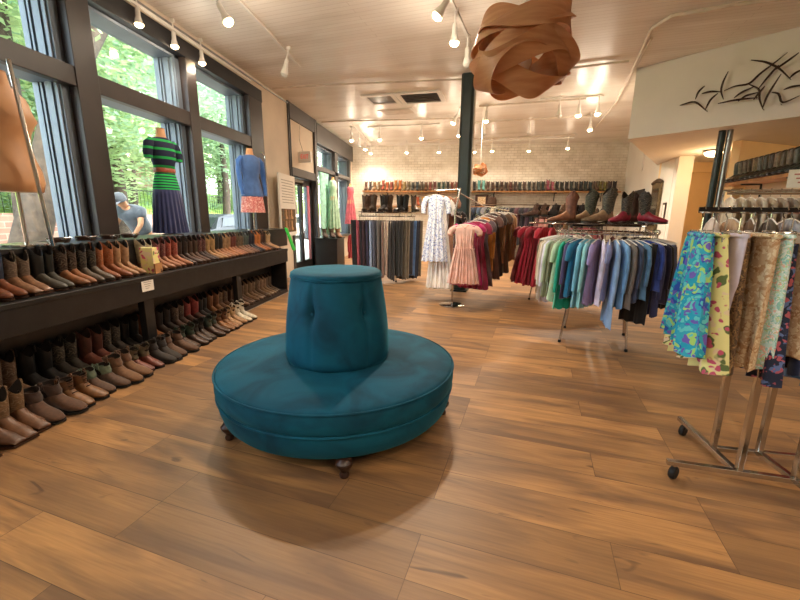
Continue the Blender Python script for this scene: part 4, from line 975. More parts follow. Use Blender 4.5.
RS = [  # material, x, outline, length, label, width, thickness, folds, fold depth
 ('floral_blue', 1.23, 'wide', .57, 'turquoise skirt printed with green and purple flowers, leftmost on the rolling rack', .88, .060, 6, .035),
 ('floral_yellow', 1.285, 'wide', .65, 'pale yellow skirt with pink roses behind the turquoise floral skirt', .84, .05, 5, .028),
 ('lilac', 1.34, 'folded', .50, 'narrow pale lilac skirt between the yellow and the brown lace skirts', 1.35, .04, 2, .006),
 ('floral_brown', 1.40, 'wide', .64, 'brown lace skirt with ochre waist on the rolling rack', .85, .05, 4, .02),
 ('floral_beige', 1.47, 'folded', .65, 'beige printed skirt just left of the pastel floral one', 1.45, .05, 3, .012),
 ('floral_pastel', 1.52, 'folded', .64, 'narrow aqua and peach pastel floral skirt on the rolling rack', 1.5, .05, 3, .012),
 ('floral_navy', 1.59, 'wide', .70, 'dark navy floral skirt right of the pastel one', .75, .05, 4, .02),
 ('floral_beige', 1.63, 'folded', .58, 'short beige print skirt right of the navy floral', 1.4, .04, 3, .012),
 ('navy', 1.69, 'folded', .66, 'plain deep navy skirt near the right end of the rolling rack', 1.4, .05, 3, .012),
 ('floral_red', 1.73, 'folded', .55, 'rose print skirt beside the plain navy skirt', 1.3, .05, 3, .012),
 ('floral_bw', 1.78, 'wide', .50, 'blue and white toile skirt at the right edge of view', .75, .05, 3, .02),
 ('floral_navy', 1.86, 'wide', .72, 'second navy floral skirt behind the blue and white toile one', .8, .05, 4, .02),
 ('denim', 1.93, 'wide', .80, 'denim blue skirt hanging lowest behind the other skirts at right', .85, .05, 4, .02)]
for i, (mt, x, kd, L_, lb, W_, T_, fo, am) in enumerate(RS):
    mm = M.get(mt, M['cloth']); nm = 'skirt'
    p = garment(nm, kd, L_, mm, 50 + i, T_, am, fo, None, W=W_)
    col_ = {'lilac': '#c9c0d0', 'navy': '#1b2748', 'denim': '#3a5878'}.get(mt)
    o = hang(p, (x, 2.14, 1.435), rad((74, 80, 88, 70, 86, 86, 80, 86, 86, 86, 80, 84, 84)[i]), col_, lb, 'skirts on the rolling rack', cat='skirt', hlabel='chrome clip hanger holding the ' + ' '.join(lb.split()[:8]))
    b_ = MB(); w_ = sheet_profile(kd, 0) * W_
    b_.tube([(w_ * cos(a_) * 1.0, T_ * .55 * sin(a_), -.012) for a_ in [2 * pi * k / 24 for k in range(24)]], .010, 6, True)
    b_.build('waistband', mm if mt != 'floral_brown' else M['cloth'], o, color={'floral_brown': '#c08838'}.get(mt, col_ or '#ffffff'))
    remove_proto(p)
o = hang('skirt', (1.80, 2.95, 1.06), rad(60), '#6a2f9a', 'violet skirt peeking out left of the turquoise floral skirt', 'low hanging skirts', scale=(.6, .8, .6), hanger=False) if 0 else None

# ---- straight racks further right
def straight_rack(name, p, q, z, label, w=.02, legs=True, flat=False, mat='chrome', first=0):
    r = empty(name, (p[0], p[1], 0)); tag(r, label, 'clothes rack'); d = Vector((q[0] - p[0], q[1] - p[1], 0))
    if flat: MB().beam((0, 0, z), d + Vector((0, 0, z)), .012, .036).build('rail', M['black'], r, smooth=False)
    else: MB().tube([(0, 0, z), d + Vector((0, 0, z))], w / 2 + .004, 8).build('rail', M[mat], r)
    n = d.normalized().cross(Vector((0, 0, 1)))
    for e in (d * first, d):
        if legs:
            MB().tube([e + Vector((0, 0, .04)), e + Vector((0, 0, z))], .012, 8).build('upright', M[mat], r)
            MB().tube([e - n * .25 + Vector((0, 0, .03)), e + n * .25 + Vector((0, 0, .03))], .014, 8).build('foot', M[mat], r)
    return r
straight_rack('clothes_rack', (1.86, 3.30), (3.6, 3.05), 1.455, 'chrome rail of separates just behind the patterned skirts', first=.7)
s2 = [('#c9b8ae', 'blush white'), ('#b99a7c', 'fawn'), ('#6a5038', 'bark'), ('#55483c', 'khaki grey'), ('#9a9ba4', 'silver grey'), ('#c08a70', 'peach'), ('#b86a54', 'coral'), ('#a8364a', 'raspberry'), ('#8c2440', 'claret'), ('#c49a84', 'nude'), ('#44506c', 'airforce'), ('#7c6a60', 'mink'), ('#d2c6be', 'ivory'), ('#30384c', 'indigo')]
for i, (c_, nm) in enumerate(s2):
    t = (i + .5) / 14; hang('shirt', (1.90 + 1.66 * t, 3.30 - .25 * t, 1.455 + .02), rad(70 + 8 * sin(i * 2)), c_, '%s shirt on the rail behind the skirts, %s from its left' % (nm, ordn(i + 1)), 'separates on the rail behind the skirts', scale=(.9, .8, 1.0), hlabel='long hook hanger of the %s shirt on the rail behind the skirts' % nm)
straight_rack('clothes_rack', (2.95, 4.85), (4.6, 4.62), 1.70, 'upper chrome rail of pale clothes below the right boot shelf')
straight_rack('clothes_rack', (2.85, 4.62), (4.5, 4.40), 1.66, 'front chrome rail set close before the upper chrome rail', legs=False)
s3 = ['#d8ccb8', '#cfc2ac', '#c4b6a0', '#d2c8b8', '#b8a890', '#a89a88', '#9c9086', '#c8beb4', '#8c8078', '#7c7470', '#d8a090', '#c87868', '#a8384c', '#c02a48', '#8a7c9a', '#2c4464', '#243850', '#3a3c44']
s3n = ['cream', 'oatmeal', 'linen', 'chalk', 'wheat', 'putty', 'dove', 'pearl', 'pewter', 'ash', 'salmon', 'coral pink', 'crimson pink', 'bright red', 'mauve', 'teal navy', 'ocean', 'charcoal']
for i, (c_, nm) in enumerate(zip(s3, s3n)):
    t = (i + .5) / len(s3); hang('shirt', (2.98 + 1.6 * t, 4.85 - .22 * t, 1.70), rad(76), c_, '%s shirt on the upper chrome rail at right, %s from its left' % (nm, ordn(i + 1)), 'shirts on the upper chrome rail', scale=(.9, .8, .9), hlabel='hanger of the %s shirt on the upper chrome rail' % nm)

# ---- rails along the brick wall
straight_rack('clothes_rack', (.55, 13.55), (4.9, 13.35), 1.78, 'long rail of dark clothes beneath the brick wall shelf, right of the column')
bw = [('#33435c', 'denim navy'), ('#26344a', 'navy'), ('#4a5c74', 'slate blue'), ('#8a8a94', 'grey print'), ('#2a2a34', 'black'), ('#c4b4a0', 'ecru print'), ('#1c1c24', 'jet'), ('#2c2436', 'plum'), ('#3a3444', 'dusky'), ('#1a1a22', 'coal'), ('#5a3a44', 'mulberry'), ('#23222c', 'ink'), ('#3c2c3c', 'aubergine'), ('#191920', 'soot'), ('#7c5a5c', 'old rose'), ('#d0a09a', 'pink'), ('#c89890', 'shell pink'), ('#2e2a28', 'dark brown'), ('#6a5040', 'brown'), ('#443a34', 'umber'), ('#8a6a4c', 'camel'), ('#3a322c', 'bark'), ('#564434', 'cocoa'), ('#2c2826', 'charcoal'), ('#7a5f44', 'tan'), ('#4a3c32', 'coffee'), ('#60503e', 'moss'), ('#3a3430', 'graphite')]
for i, (c_, nm) in enumerate(bw):
    t = (i + .4) / len(bw); hang('dress' if i < 17 else 'shirt', (.6 + 4.2 * t, 13.55 - .2 * t, 1.77), rad(60), c_, '%s garment on the rail beneath the brick wall shelf, %s from its left' % (nm, ordn(i + 1)), 'garments on the brick wall rail', cat='garment', scale=(1.1, 1.2, 1.2), hanger=False)
ls = empty('wall_shelf', (-1.5, 13.95, 1.70)); tag(ls, 'short lower pine shelf on the brick wall behind the trouser rack', 'shelf')
MB().box((-1.2, -.18, 0), (2.9, .24, .035)).build('board', M['woodshelf'], ls, smooth=False)
for i, (x, c_, nm) in enumerate([(-1.40, '#c8452c', 'scarlet'), (-1.22, '#d25a30', 'vermilion'), (-1.04, '#d8a83c', 'yellow'), (-.86, '#e0b648', 'golden yellow'), (-.68, '#a87838', 'ochre'), (.15, '#4a4038', 'dark grey'), (.3, '#3c342e', 'near black')]):
    boot('far', (x, 14.0, 1.735), -pi / 2 + rad(20), c_, c_, '%s boot on the short lower shelf of the brick wall' % nm, 'boots on the short lower shelf')
fp = empty('framed_picture', (.98, 13.9, 1.735), rad(-5)); tag(fp, 'small dark framed picture standing on the lower shelf by the column', 'picture')
MB().box((-.22, -.02, 0), (.22, .02, .38)).build('frame', M['darkwood'], fp, smooth=False); MB().box((-.13, -.024, .07), (.13, -.019, .31)).build('picture', M['floral_beige'], fp, smooth=False)
bg_ = empty('leather_bag', (1.32, 13.9, 1.735)); tag(bg_, 'brown leather bag beside the framed picture on the lower shelf', 'bag')
MB().loft([[(.17 * s_ * cos(a_), .09 * s_ * sin(a_), z_) for a_ in [2*pi*k/16 for k in range(16)]] for z_, s_ in ((0, .9), (.03, 1), (.2, .95), (.3, .75))]).build('body', M['leather'], bg_, color='#4a3020')
MB().tube([(.1 * cos(a_), 0, .29 + .09 * sin(a_)) for a_ in [pi * k / 10 for k in range(11)]], .009, 6).build('handle', M['darkwood'], bg_)

# ---- display case and boots near the far windows
bx = empty('display_box', (-3.0, 10.05, 0)); tag(bx, 'black display box with brown boots on top near the street door', 'display box')
MB().box((-.45, -.35, 0), (.12, .35, .78)).build('box', M['black'], bx, smooth=False, bevel=.01); MB().box((-.47, -.37, .78), (.14, .37, .81)).build('top', M['blackw'], bx, smooth=False, bevel=.005)
for i, (x, c_, nm) in enumerate([(-3.30, '#5a4030', 'dark brown'), (-3.14, '#6a4a34', 'brown'), (-3.0, '#a86a34', 'tan')]):
    boot('low', (x, 9.95 + .1 * i, .81), rad(-60), c_, c_, '%s boot on the black display box by the door' % nm, 'boots on the display box', 1.2)
hang('shirt', (-2.55, 10.3, 1.0), rad(30), '#b03a44', 'red plaid shirt hanging low beside the black display box', 'clothes by the display box', scale=(1, 1, 1.0), hanger=False)
sc = empty('green_scarf', (-3.15, 7.10, 1.12)); tag(sc, 'bright green shiny scarf draped over the far end of the ledge', 'scarf')
m = MB(); rings = []
for k in range(12):
    t = k / 11; cx = .06 + .10 * t; rings.append([(cx + .02 * cos(a_) , .05 * (1 + .5 * t) * sin(a_) + .10 * t, .03 - .42 * t + .01 * sin(3 * a_)) for a_ in [2*pi*j/12 for j in range(12)]])
m.loft(rings).build('cloth', M['cloth'], sc, color='#18c83a')
# poster board
pb = empty('poster_board', (-3.44, 8.05, .95), rad(4)); tag(pb, 'white boot chart board leaning between the windows and the street door', 'poster')
MB().box((-.02, -.47, 0), (.02, .47, 1.25)).build('board', M['card'], pb, smooth=False, rot=None)
t = MB()
for k in range(9): t.box((.0202, -.38 + .02 * (k % 3), 1.12 - k * .055), (.0212, .36 - .05 * (k % 2), 1.135 - k * .055))
t.build('text_lines', M['ink'], pb, smooth=False)
MB().box((.0205, -.44, .08), (.0225, .42, .56)).build('photo_ground', M['floral_brown'], pb, smooth=False)
for k in range(10):
    y0 = -.38 + (k % 5) * .17; z0 = .12 + (k // 5) * .23
    t = MB(); P = [(y0, z0), (y0 + .13, z0), (y0 + .13, z0 + .04), (y0 + .07, z0 + .07), (y0 + .07, z0 + .2), (y0, z0 + .2)]
    t.add([(.0228, a_, b_) for a_, b_ in P] + [(.025, a_, b_) for a_, b_ in P], [tuple(range(6)), tuple(range(11, 5, -1))] + [(i, (i + 1) % 6, 6 + (i + 1) % 6, 6 + i) for i in range(6)])
    t.build('boot_picture', M['leather'], pb, smooth=False, color=['#3a2a20', '#a87a4c', '#7a4a2c', '#c09058', '#4a3426'][k % 5])
# exit sign
ex = empty('exit_sign', (-3.63, 9.25, 2.60)); tag(ex, 'white box exit sign with red letters above the street door', 'exit sign')
MB().box((0, 0, 0), (.30, .09, .24)).build('housing', M['white'], ex, smooth=False, bevel=.006)
def text(s, size, mat, parent, loc, rot, name='lettering', ext=.002):
    cu = bpy.data.curves.new(name, 'FONT'); cu.body = s; cu.size = size; cu.extrude = ext; cu.align_x = 'CENTER'; cu.align_y = 'CENTER'
    tmp = bpy.data.objects.new(name + '_tmp', cu); COL.objects.link(tmp)
    dg = bpy.context.evaluated_depsgraph_get(); me = bpy.data.meshes.new_from_object(tmp.evaluated_get(dg)); bpy.data.objects.remove(tmp); bpy.data.curves.remove(cu)
    me.materials.clear(); me.materials.append(mat); o = bpy.data.objects.new(name, me); COL.objects.link(o); o.parent = parent; o.location = loc; o.rotation_euler = rot; return o
t_ = text('EXIT', .11, emit('exit_red', '#d84a3a', .5), ex, (.15, -.003, .12), (pi / 2, 0, 0)); t_.scale = (.85, 1.25, 1)
MB().tube([(.10, .045, .24), (.04, .0, .5), (.07, 0, .85)], .006, 6).build('cable', M['ink'], ex)
dl_ = empty('door_lettering', (-3.69, 9.15, 1.05), 0); tag(dl_, 'white script letters stuck on the street door glass', 'lettering')
text('th', .34, M['card'], dl_, (0, 0, 0), (pi / 2, 0, pi / 2))
cu_ = empty('pink_banner', (-3.66, 9.78, .25)); tag(cu_, 'narrow pink banner hanging in the right side of the street door', 'banner')
MB().box((0, 0, 0), (.02, .13, 1.85)).build('cloth', M['cloth'], cu_, color='#b8506a', smooth=False)

# ---- bird sculpture on the bulkhead
a0 = Vector((2.9, 7.44, 0)); dd = Vector((1.36, -1.32, 0)).normalized(); nn = Vector((-dd.y * -1, dd.x * -1, 0)); nn = Vector((-.696, -.717, 0))
bs = empty('bird_sculpture', a0 + dd * 1.4 + Vector((0, 0, 3.15))); tag(bs, 'dark metal wall sculpture of flying birds on the white bulkhead', 'sculpture')
birds = [[(0.71, 3.08), (0.9, 3.11), (1.06, 2.94)], [(0.91, 3.12), (0.93, 3.22), (1.0, 3.28)], [(1.06, 2.94), (1.1, 3.07), (1.18, 3.14)], [(0.97, 3.19), (1.07, 3.2), (1.21, 3.16)], [(1.25, 3.41), (1.21, 3.29), (1.2, 3.17), (1.25, 3.05)], [(1.2, 3.0), (1.39, 3.01), (1.63, 2.99)], [(1.23, 3.17), (1.35, 3.21), (1.5, 3.19), (1.59, 3.3), (1.7, 3.38), (1.83, 3.49)], [(1.48, 3.49), (1.63, 3.43), (1.78, 3.32), (1.91, 3.16)], [(1.74, 3.29), (1.83, 3.35), (1.95, 3.44)], [(1.36, 3.05), (1.43, 3.11), (1.56, 3.15)], [(1.5, 3.19), (1.63, 3.1), (1.64, 2.98), (1.7, 2.84)], [(1.7, 2.84), (1.72, 2.99), (1.82, 3.23)], [(1.75, 3.04), (1.83, 3.01), (1.87, 2.87), (2.03, 2.94)], [(1.87, 3.04), (1.94, 3.06), (2.08, 3.05)], [(1.91, 3.16), (1.95, 3.21), (2.04, 3.24)], [(1.61, 3.12), (1.67, 3.22), (1.73, 3.31), (1.77, 3.36)], [(1.42, 2.99), (1.49, 3.05), (1.62, 3.06)], [(1.59, 2.97), (1.63, 3.04), (1.68, 3.12)], [(2.1, 3.0), (2.2, 3.12), (2.34, 3.15)], [(2.05, 3.3), (2.16, 3.22), (2.3, 3.3)]]
bm_ = simple('dark_bronze', '#46372d', .4, .6, .2)
for i, ln in enumerate(birds):
    pts = []
    P = [dd * (s_ - 1.4) + Vector((0, 0, z_ - 3.15)) + nn * (.05 + .03 * (i % 3)) for s_, z_ in ln]
    for k in range(len(P) - 1):
        for j in range(4): pts.append(P[k].lerp(P[k + 1], j / 4))
    pts.append(P[-1])
    for _ in range(2): pts = [pts[0]] + [(pts[k-1] + pts[k] * 2 + pts[k+1]) / 4 for k in range(1, len(pts) - 1)] + [pts[-1]]
    n_ = len(pts); rr = [.004 + .010 * sin(pi * (k + .5) / n_) for k in range(n_)]
    MB().tube(pts, rr, 6).build('wing', bm_, bs)
for k, (s_, z_) in enumerate([(1.06, 2.94), (1.2, 3.17), (1.7, 2.84), (1.91, 3.16), (1.87, 2.87), (1.6, 3.0)]):
    MB().tube([dd * (s_ - 1.4) + Vector((0, 0, z_ - 3.15)), dd * (s_ - 1.4) + Vector((0, 0, z_ - 3.15)) + nn * .09], .004, 6).build('mount', bm_, bs)
# ---- framed mirror and small frame on the angled wall
def onw(t, off=0):  # along wall_mirror_side from far to near
    p = Vector((5.62, 14.2, 0)).lerp(Vector((4.84, 9.75, 0)), t); return p + Vector((-.985, .172, 0)) * off
wr = math.atan2(9.75 - 14.2, 4.84 - 5.62)
mr = empty('wall_mirror', onw(.80, .01) + Vector((0, 0, 1.1)), wr); tag(mr, 'tall ornate framed mirror with carved top on the cream wall', 'mirror')
MB().box((-.36, -.04, 0), (.36, 0, 1.15)).build('frame', simple('antique_gold', '#6e5c40', .5, .3, .3, 14), mr, smooth=False, bevel=.01)
MB().box((-.24, -.05, .12), (.24, -.041, 1.0)).build('glass', simple('old_mirror', '#8c8a80', .12, .9, .1), mr, smooth=False)
m = MB()
for k in range(9): m.lathe([(.001, -.05), (.045, -.02), (.05, .02), (.001, .06)], 8, c=(-.32 + .08 * k, -.03, 1.14 + .05 * sin(pi * k / 8)))
m.build('carved_crest', simple('carved_wood', '#4a3a28', .6, 0, .3), mr)
pf = empty('small_frame', onw(.955, .01) + Vector((0, 0, 1.35)), wr); tag(pf, 'small dark narrow frame hung right of the ornate mirror', 'picture')
MB().box((-.10, -.02, 0), (.10, 0, .40)).build('frame', M['darkwood'], pf, smooth=False); MB().box((-.06, -.024, .05), (.06, -.019, .35)).build('picture', M['card'], pf, smooth=False)
hc = empty('hanging_coats', onw(.55, .12) + Vector((0, 0, 1.1)), wr); tag(hc, 'black notice frame low on the cream wall behind the crimson boots', 'picture')
MB().box((-.45, -.03, .25), (.45, 0, 1.05)).build('panel', M['black'], hc, smooth=False)
hc.name = 'black_board'

# ================================================================ mannequins
def torso_rings(z0, hip, scale=1.0, n=28, neck=True):
    P = [(0, .15, .115), (.06, .172, .125), (.14, .165, .118), (.22, .135, .098), (.29, .122, .090), (.36, .135, .102), (.43, .155, .128), (.49, .162, .118), (.545, .172, .092), (.58, .165, .075), (.605, .11, .065), (.625, .062, .058), (.68, .052, .052), (.70, .050, .050)]
    rs = []
    for z_, rx_, ry_ in P:
        r = []
        for k in range(n):
            a_ = 2 * pi * k / n
            bust = 0
            if z0 and .38 < z_ < .52: bust = .030 * math.exp(-((z_ - .44) / .04) ** 2) * (math.exp(-((a_ - rad(250)) / .35) ** 2) + math.exp(-((a_ - rad(290)) / .35) ** 2))
            but = .02 * math.exp(-((z_ - .07) / .05) ** 2) * math.exp(-((a_ - rad(90)) / .7) ** 2)
            r.append(((rx_ + bust + but) * cos(a_), (ry_ + bust + but) * sin(a_), z_))
        rs.append(r)
    return rs
def mannequin(name, loc, rz, label, stand=True, base_drop=.40, sc=1.0, formmat='form', bust=1, wd=.88):
    r = empty(name, loc, rz); r.scale = (sc * wd, sc * wd, sc); tag(r, label, 'mannequin')
    MB().loft(torso_rings(bust, .17)).build('torso', M[formmat], r, angle=80)
    MB().lathe([(.052, .70), (.050, .708), (.001, .712)], 20).build('neck_cap', M['woodshelf'], r)
    if stand:
        MB().tube([(0, 0, -base_drop + .01), (0, 0, .05)], .012, 10).build('stand_pole', M['chrome'], r)
        MB().lathe([(.15, -base_drop), (.15, -base_drop + .010), (.02, -base_drop + .02)], 28).build('base_plate', M['chrome'], r)
    return r
def worn(parent, name, prof, mat, color=None, folds=0, amp=0, n=48):
    m = MB(); rings = []
    z_top = prof[0][0]; z_bot = prof[-1][0]
    for z_, rx_, ry_ in prof:
        t = (z_top - z_) / max(.001, z_top - z_bot)
        rings.append([((rx_ + amp * t * sin(folds * a_)) * cos(a_), (ry_ + amp * t * sin(folds * a_)) * sin(a_), z_) for a_ in [2*pi*k/n for k in range(n)]])
    return m.loft(rings, True, True).build(name, mat, parent, color=color, angle=80)
BOD = [(.615, .085, .068), (.60, .125, .075), (.58, .172, .084), (.545, .180, .100), (.49, .170, .127), (.43, .166, .138), (.36, .145, .112), (.30, .132, .100)]
def striped(name, dark, bright, per, lo=.55):
    m, nt, b = newmat(name); tc = N(nt, 'ShaderNodeTexCoord'); sp = N(nt, 'ShaderNodeSeparateXYZ'); nt.links.new(tc.outputs['Object'], sp.inputs[0])
    mu = N(nt, 'ShaderNodeMath', operation='MULTIPLY'); mu.inputs[1].default_value = 1 / per; fr = N(nt, 'ShaderNodeMath', operation='FRACT'); nt.links.new(sp.outputs[2], mu.inputs[0]); nt.links.new(mu.outputs[0], fr.inputs[0])
    gt = N(nt, 'ShaderNodeMath', operation='GREATER_THAN'); gt.inputs[1].default_value = lo; nt.links.new(fr.outputs[0], gt.inputs[0])
    nt.links.new(mix(nt, dark, bright, gt.outputs[0]), b.inputs['Base Color']); b.inputs['Roughness'].default_value = .85; return m
m2 = mannequin('mannequin', (-3.36, 4.38, 1.555), rad(78), 'mannequin in green and navy striped top and navy pleated skirt on the ledge', sc=1.12, base_drop=.37, bust=0, wd=.78)
SG = striped('green_navy_stripe_bold', '#131a38', '#17a04a', .085, .72); SF = striped('green_navy_stripe_fine', '#12203a', '#1fb552', .028, .45)
worn(m2, 'top', BOD, SG)
worn(m2, 'lower_top', [(.285, .128, .098), (.24, .140, .104), (.18, .162, .118), (.12, .178, .130), (.10, .180, .132)], SF)
worn(m2, 'belt', [(.315, .137, .103), (.310, .142, .108), (.275, .142, .108), (.27, .137, .103)], M['leather'], '#9a4f38')
worn(m2, 'pleated_skirt', [(.11, .176, .128), (.05, .190, .140), (-.1, .205, .155), (-.25, .22, .17), (-.345, .235, .18)], M['cloth'], '#232a55', 22, .014, 176)
for s_ in (-1, 1): MB().tube([(s_ * .15, 0, .565), (s_ * .20, -.005, .53), (s_ * .225, -.01, .46), (s_ * .225, -.01, .40)], [.05, .058, .056, .050], 14).build('sleeve', SG, m2)
m3 = mannequin('mannequin', (-3.36, 6.42, 1.66), rad(60), 'mannequin in blue cardigan and pink checked skirt at the far window bay', sc=1.12, base_drop=.47, bust=0)
worn(m3, 'cardigan', BOD + [(.22, .15, .115), (.10, .178, .135), (.03, .19, .145), (.02, .185, .14)], M['cloth'], '#4a6ea8', 9, .006)
for s_ in (-1, 1): MB().tube([(s_ * .15, 0, .565), (s_ * .205, 0, .52), (s_ * .225, -.01, .36), (s_ * .225, -.04, .18), (s_ * .21, -.07, .04)], [.046, .052, .045, .038, .030], 14).build('sleeve', M['cloth'], m3, color='#3f6db4')
worn(m3, 'skirt', [(.04, .18, .135), (-.05, .19, .145), (-.16, .20, .155), (-.21, .205, .16)], printed('pink_check', '#d88c86', ['#f0c4b8', '#c86a6a'], 34, .45), None, 14, .010, 112)
tg = tag(MB().tube([(-3.18, 6.62, 1.135), (-3.18, 6.60, 2.36), (-3.20, 6.50, 2.40)], .013, 8).build('display_pole', M['chrome']), 'thin chrome display pole standing beside the blue cardigan mannequin', 'display stand')
m1 = mannequin('mannequin', (-3.38, 2.74, 1.55), rad(100), 'bare tan mannequin torso cut by the left edge of view', sc=1.22, base_drop=.34, wd=1.0)
tag(MB().tube([(-3.15, 2.74, 1.135), (-3.15, 2.66, 2.45)], .014, 8).build('display_pole', M['chrome']), 'chrome display pole in front of the bare tan mannequin torso', 'display stand')
def gown(loc, rz, c_, label, L_):
    r = mannequin('mannequin', loc, rz, label, base_drop=loc[2] - .77, bust=0, wd=.8)
    worn(r, 'gown', BOD + [(.22, .15, .11), (.1, .17, .13), (-.1, .2, .16), (-.4, .23, .19), (-L_, .27, .23)], M['cloth'], c_, 12, .03, 96); return r
gown((-3.45, 11.35, 1.75), rad(70), '#9fc0a4', 'mannequin in long pale green gown in the far window', .85)
gown((-3.45, 13.35, 1.72), rad(60), '#b0505c', 'mannequin in long coral red gown in the far window', .62)
cv = empty('mint_curtain', (-3.62, 10.75, .8)); tag(cv, 'sheer mint green curtain hanging in the far window beside the door', 'curtain')
m = MB(); n_ = 60; m.loft([[(-.03 + .025 * sin(k * .8), .75 * k / n_, z_) for k in range(n_)] + [(-.02 + .025 * sin(k * .8), .75 * k / n_, z_) for k in range(n_ - 1, -1, -1)] for z_ in (0, 1.75)])
m.build('cloth', M['cloth'], cv, color='#a8dccb')

# ================================================================ outside
def leafmat(name, a, b):
    m, nt, p = newmat(name); tc = N(nt, 'ShaderNodeTexCoord'); no = N(nt, 'ShaderNodeTexNoise'); no.inputs['Scale'].default_value = 1.6; no.inputs['Detail'].default_value = 5
    nt.links.new(tc.outputs['Object'], no.inputs['Vector']); r = ramp(nt, [(.32, a), (.68, b)]); nt.links.new(no.outputs['Fac'], r.inputs[0]); nt.links.new(r.outputs[0], p.inputs['Base Color']); p.inputs['Roughness'].default_value = .55
    tr = N(nt, 'ShaderNodeBsdfTranslucent'); nt.links.new(r.outputs[0], tr.inputs[0]); mx = N(nt, 'ShaderNodeMixShader'); mx.inputs[0].default_value = .4
    nt.links.new(p.outputs[0], mx.inputs[1]); nt.links.new(tr.outputs[0], mx.inputs[2]); nt.links.new(mx.outputs[0], nt.nodes['Material Output'].inputs[0]); return m
LM = [leafmat('yellow_green_leaves', '#7c9c68', '#c6d8a0'), leafmat('blue_green_leaves', '#739878', '#b2cca6')]  # two leaf greens, yellowish and bluish, alternated from crown to crown
BK = simple('tree_bark', '#4c3f33', .9, 0, .25, 9, .9)
def crown_mesh(n, seed, size):
    rnd = random.Random(seed); m = MB()
    cl = [Vector((rnd.gauss(0, .42), rnd.gauss(0, .42), rnd.gauss(0, .42))) for _ in range(40)]
    for i in range(n):
        c_ = cl[i % 40] + Vector((rnd.gauss(0, .16), rnd.gauss(0, .16), rnd.gauss(0, .13)))
        u = Vector((rnd.gauss(0, 1), rnd.gauss(0, 1), rnd.gauss(0, .5))).normalized(); v = u.cross(Vector((rnd.gauss(0, 1), rnd.gauss(0, 1), rnd.gauss(0, 1)))).normalized() * size * .33; u *= size * rnd.uniform(.6, 1.1)
        m.add([c_ - u, c_ + v, c_ + u, c_ - v], [(0, 1, 2, 3)])
    return m
CM = [crown_mesh(5200, 3, .055), crown_mesh(5200, 5, .05)]
protoc = []
for i, c_ in enumerate(CM):
    me = bpy.data.meshes.new('crown'); me.from_pydata(c_.v, [], c_.f); me.update(); protoc.append(me)
def tree(loc, trunk, crowns, label, r0, mi=0):
    r = empty('tree', loc); tag(r, label, 'tree', 'street trees outside')
    n_ = len(trunk); MB().tube(trunk, [r0 * (1 - .45 * k / (n_ - 1)) for k in range(n_)], 12).build('trunk', BK, r)
    for j, (p, s_) in enumerate(crowns):
        me = protoc[(j + mi) % 2].copy(); me.materials.clear(); me.materials.append(LM[(j + mi) % 2]); o = bpy.data.objects.new('crown', me); COL.objects.link(o); o.parent = r; o.location = p; o.scale = s_; o.rotation_euler = (0, 0, j * 1.3 + mi)
    return r
slab('ground_street', (-40, -20, -.30), (-4.0, 60, -.06), simple('pale_asphalt', '#a7a49c', .9, 0, .1, 3))
slab('ground_sidewalk', (-6.8, -20, -.1), (-4.0, 60, -.0), simple('pavement_slabs', '#b9b4a8', .85, 0, .08, 2))
struct(MB().box((-12.4, -20, -.1), (-12.0, 60, 1.35)).build('wall_garden', M['redbrick'], smooth=False))
bank = MB().add([(-12.2, -20, 1.2), (-12.2, 60, 1.2), (-20, 60, 3.0), (-20, -20, 3.0), (-20, -20, -.2), (-20, 60, -.2), (-12.2, 60, -.2), (-12.2, -20, -.2)], [(0, 1, 2, 3), (4, 5, 6, 7), (0, 3, 4, 7), (1, 6, 5, 2), (0, 7, 6, 1), (2, 5, 4, 3)])
struct(bank.build('ground_bank', simple('bank_grass', '#8fb04a', .95, 0, .25, 3, .5), smooth=False))  # plain yellowish grass green, varied by noise
fn = empty('metal_fence', (-12.9, 6, 1.3)); tag(fn, 'thin dark metal railing on the grass bank across the street', 'fence')
MB().tube([(0, -6, 1.0), (0, 24, 1.0)], .02, 6).build('rail', M['black'], fn)
m = MB()
for k in range(150): m.tube([(0, -6 + k * .2, 0), (0, -6 + k * .2, 1.0)], .010, 4)
m.build('pickets', M['black'], fn); 
hb = empty('house', (-24, 18, 0)); tag(hb, 'pale brick house half hidden by trees across the street', 'building')
MB().box((-4, -9, -.2), (3, 9, 7)).build('walls', M['redbrick'], hb, smooth=False)
for k in range(5): MB().box((2.98, -7.5 + 3.2 * k, 3.4), (3.05, -6.3 + 3.2 * k, 5.0)).build('window', M['grille'], hb, smooth=False)
MB().add([(-4.3, -9.3, 7), (3.3, -9.3, 7), (3.3, 9.3, 7), (-4.3, 9.3, 7), (-.5, -9.3, 9.4), (-.5, 9.3, 9.4)], [(3, 2, 1, 0), (0, 1, 4), (1, 2, 5, 4), (2, 3, 5), (3, 0, 4, 5)]).build('roof', simple('brown_roof', '#6a564c', .8), hb, smooth=False)
tree((-6.3, 5.1, -.05), [(0, 0, 0), (0, .02, .9), (0, .42, 1.9), (0, .75, 2.8), (-.1, 1.5, 4.0), (-.3, 2.6, 5.4)], [((-.8, 1.6, 5.4), (2.4, 3.0, 1.5)), ((-2.6, 4.5, 5.2), (2.4, 3.0, 2.2)), ((-1.5, -1.5, 5.6), (2.2, 2.6, 1.6))], 'leaning street tree with thick bark trunk close to the nearest window', .27)
tree((-7.6, 6.15, -.05), [(0, 0, 0), (0, .1, 1.6), (.0, .2, 3.2), (-.1, .35, 5.5), (-.3, .4, 7)], [((-1.0, 0, 7.0), (2.6, 2.6, 1.8)), ((-2.6, -1.8, 5.0), (2.6, 2.4, 2.0))], 'slender upright tree seen in the upper left window pane', .19, 1)
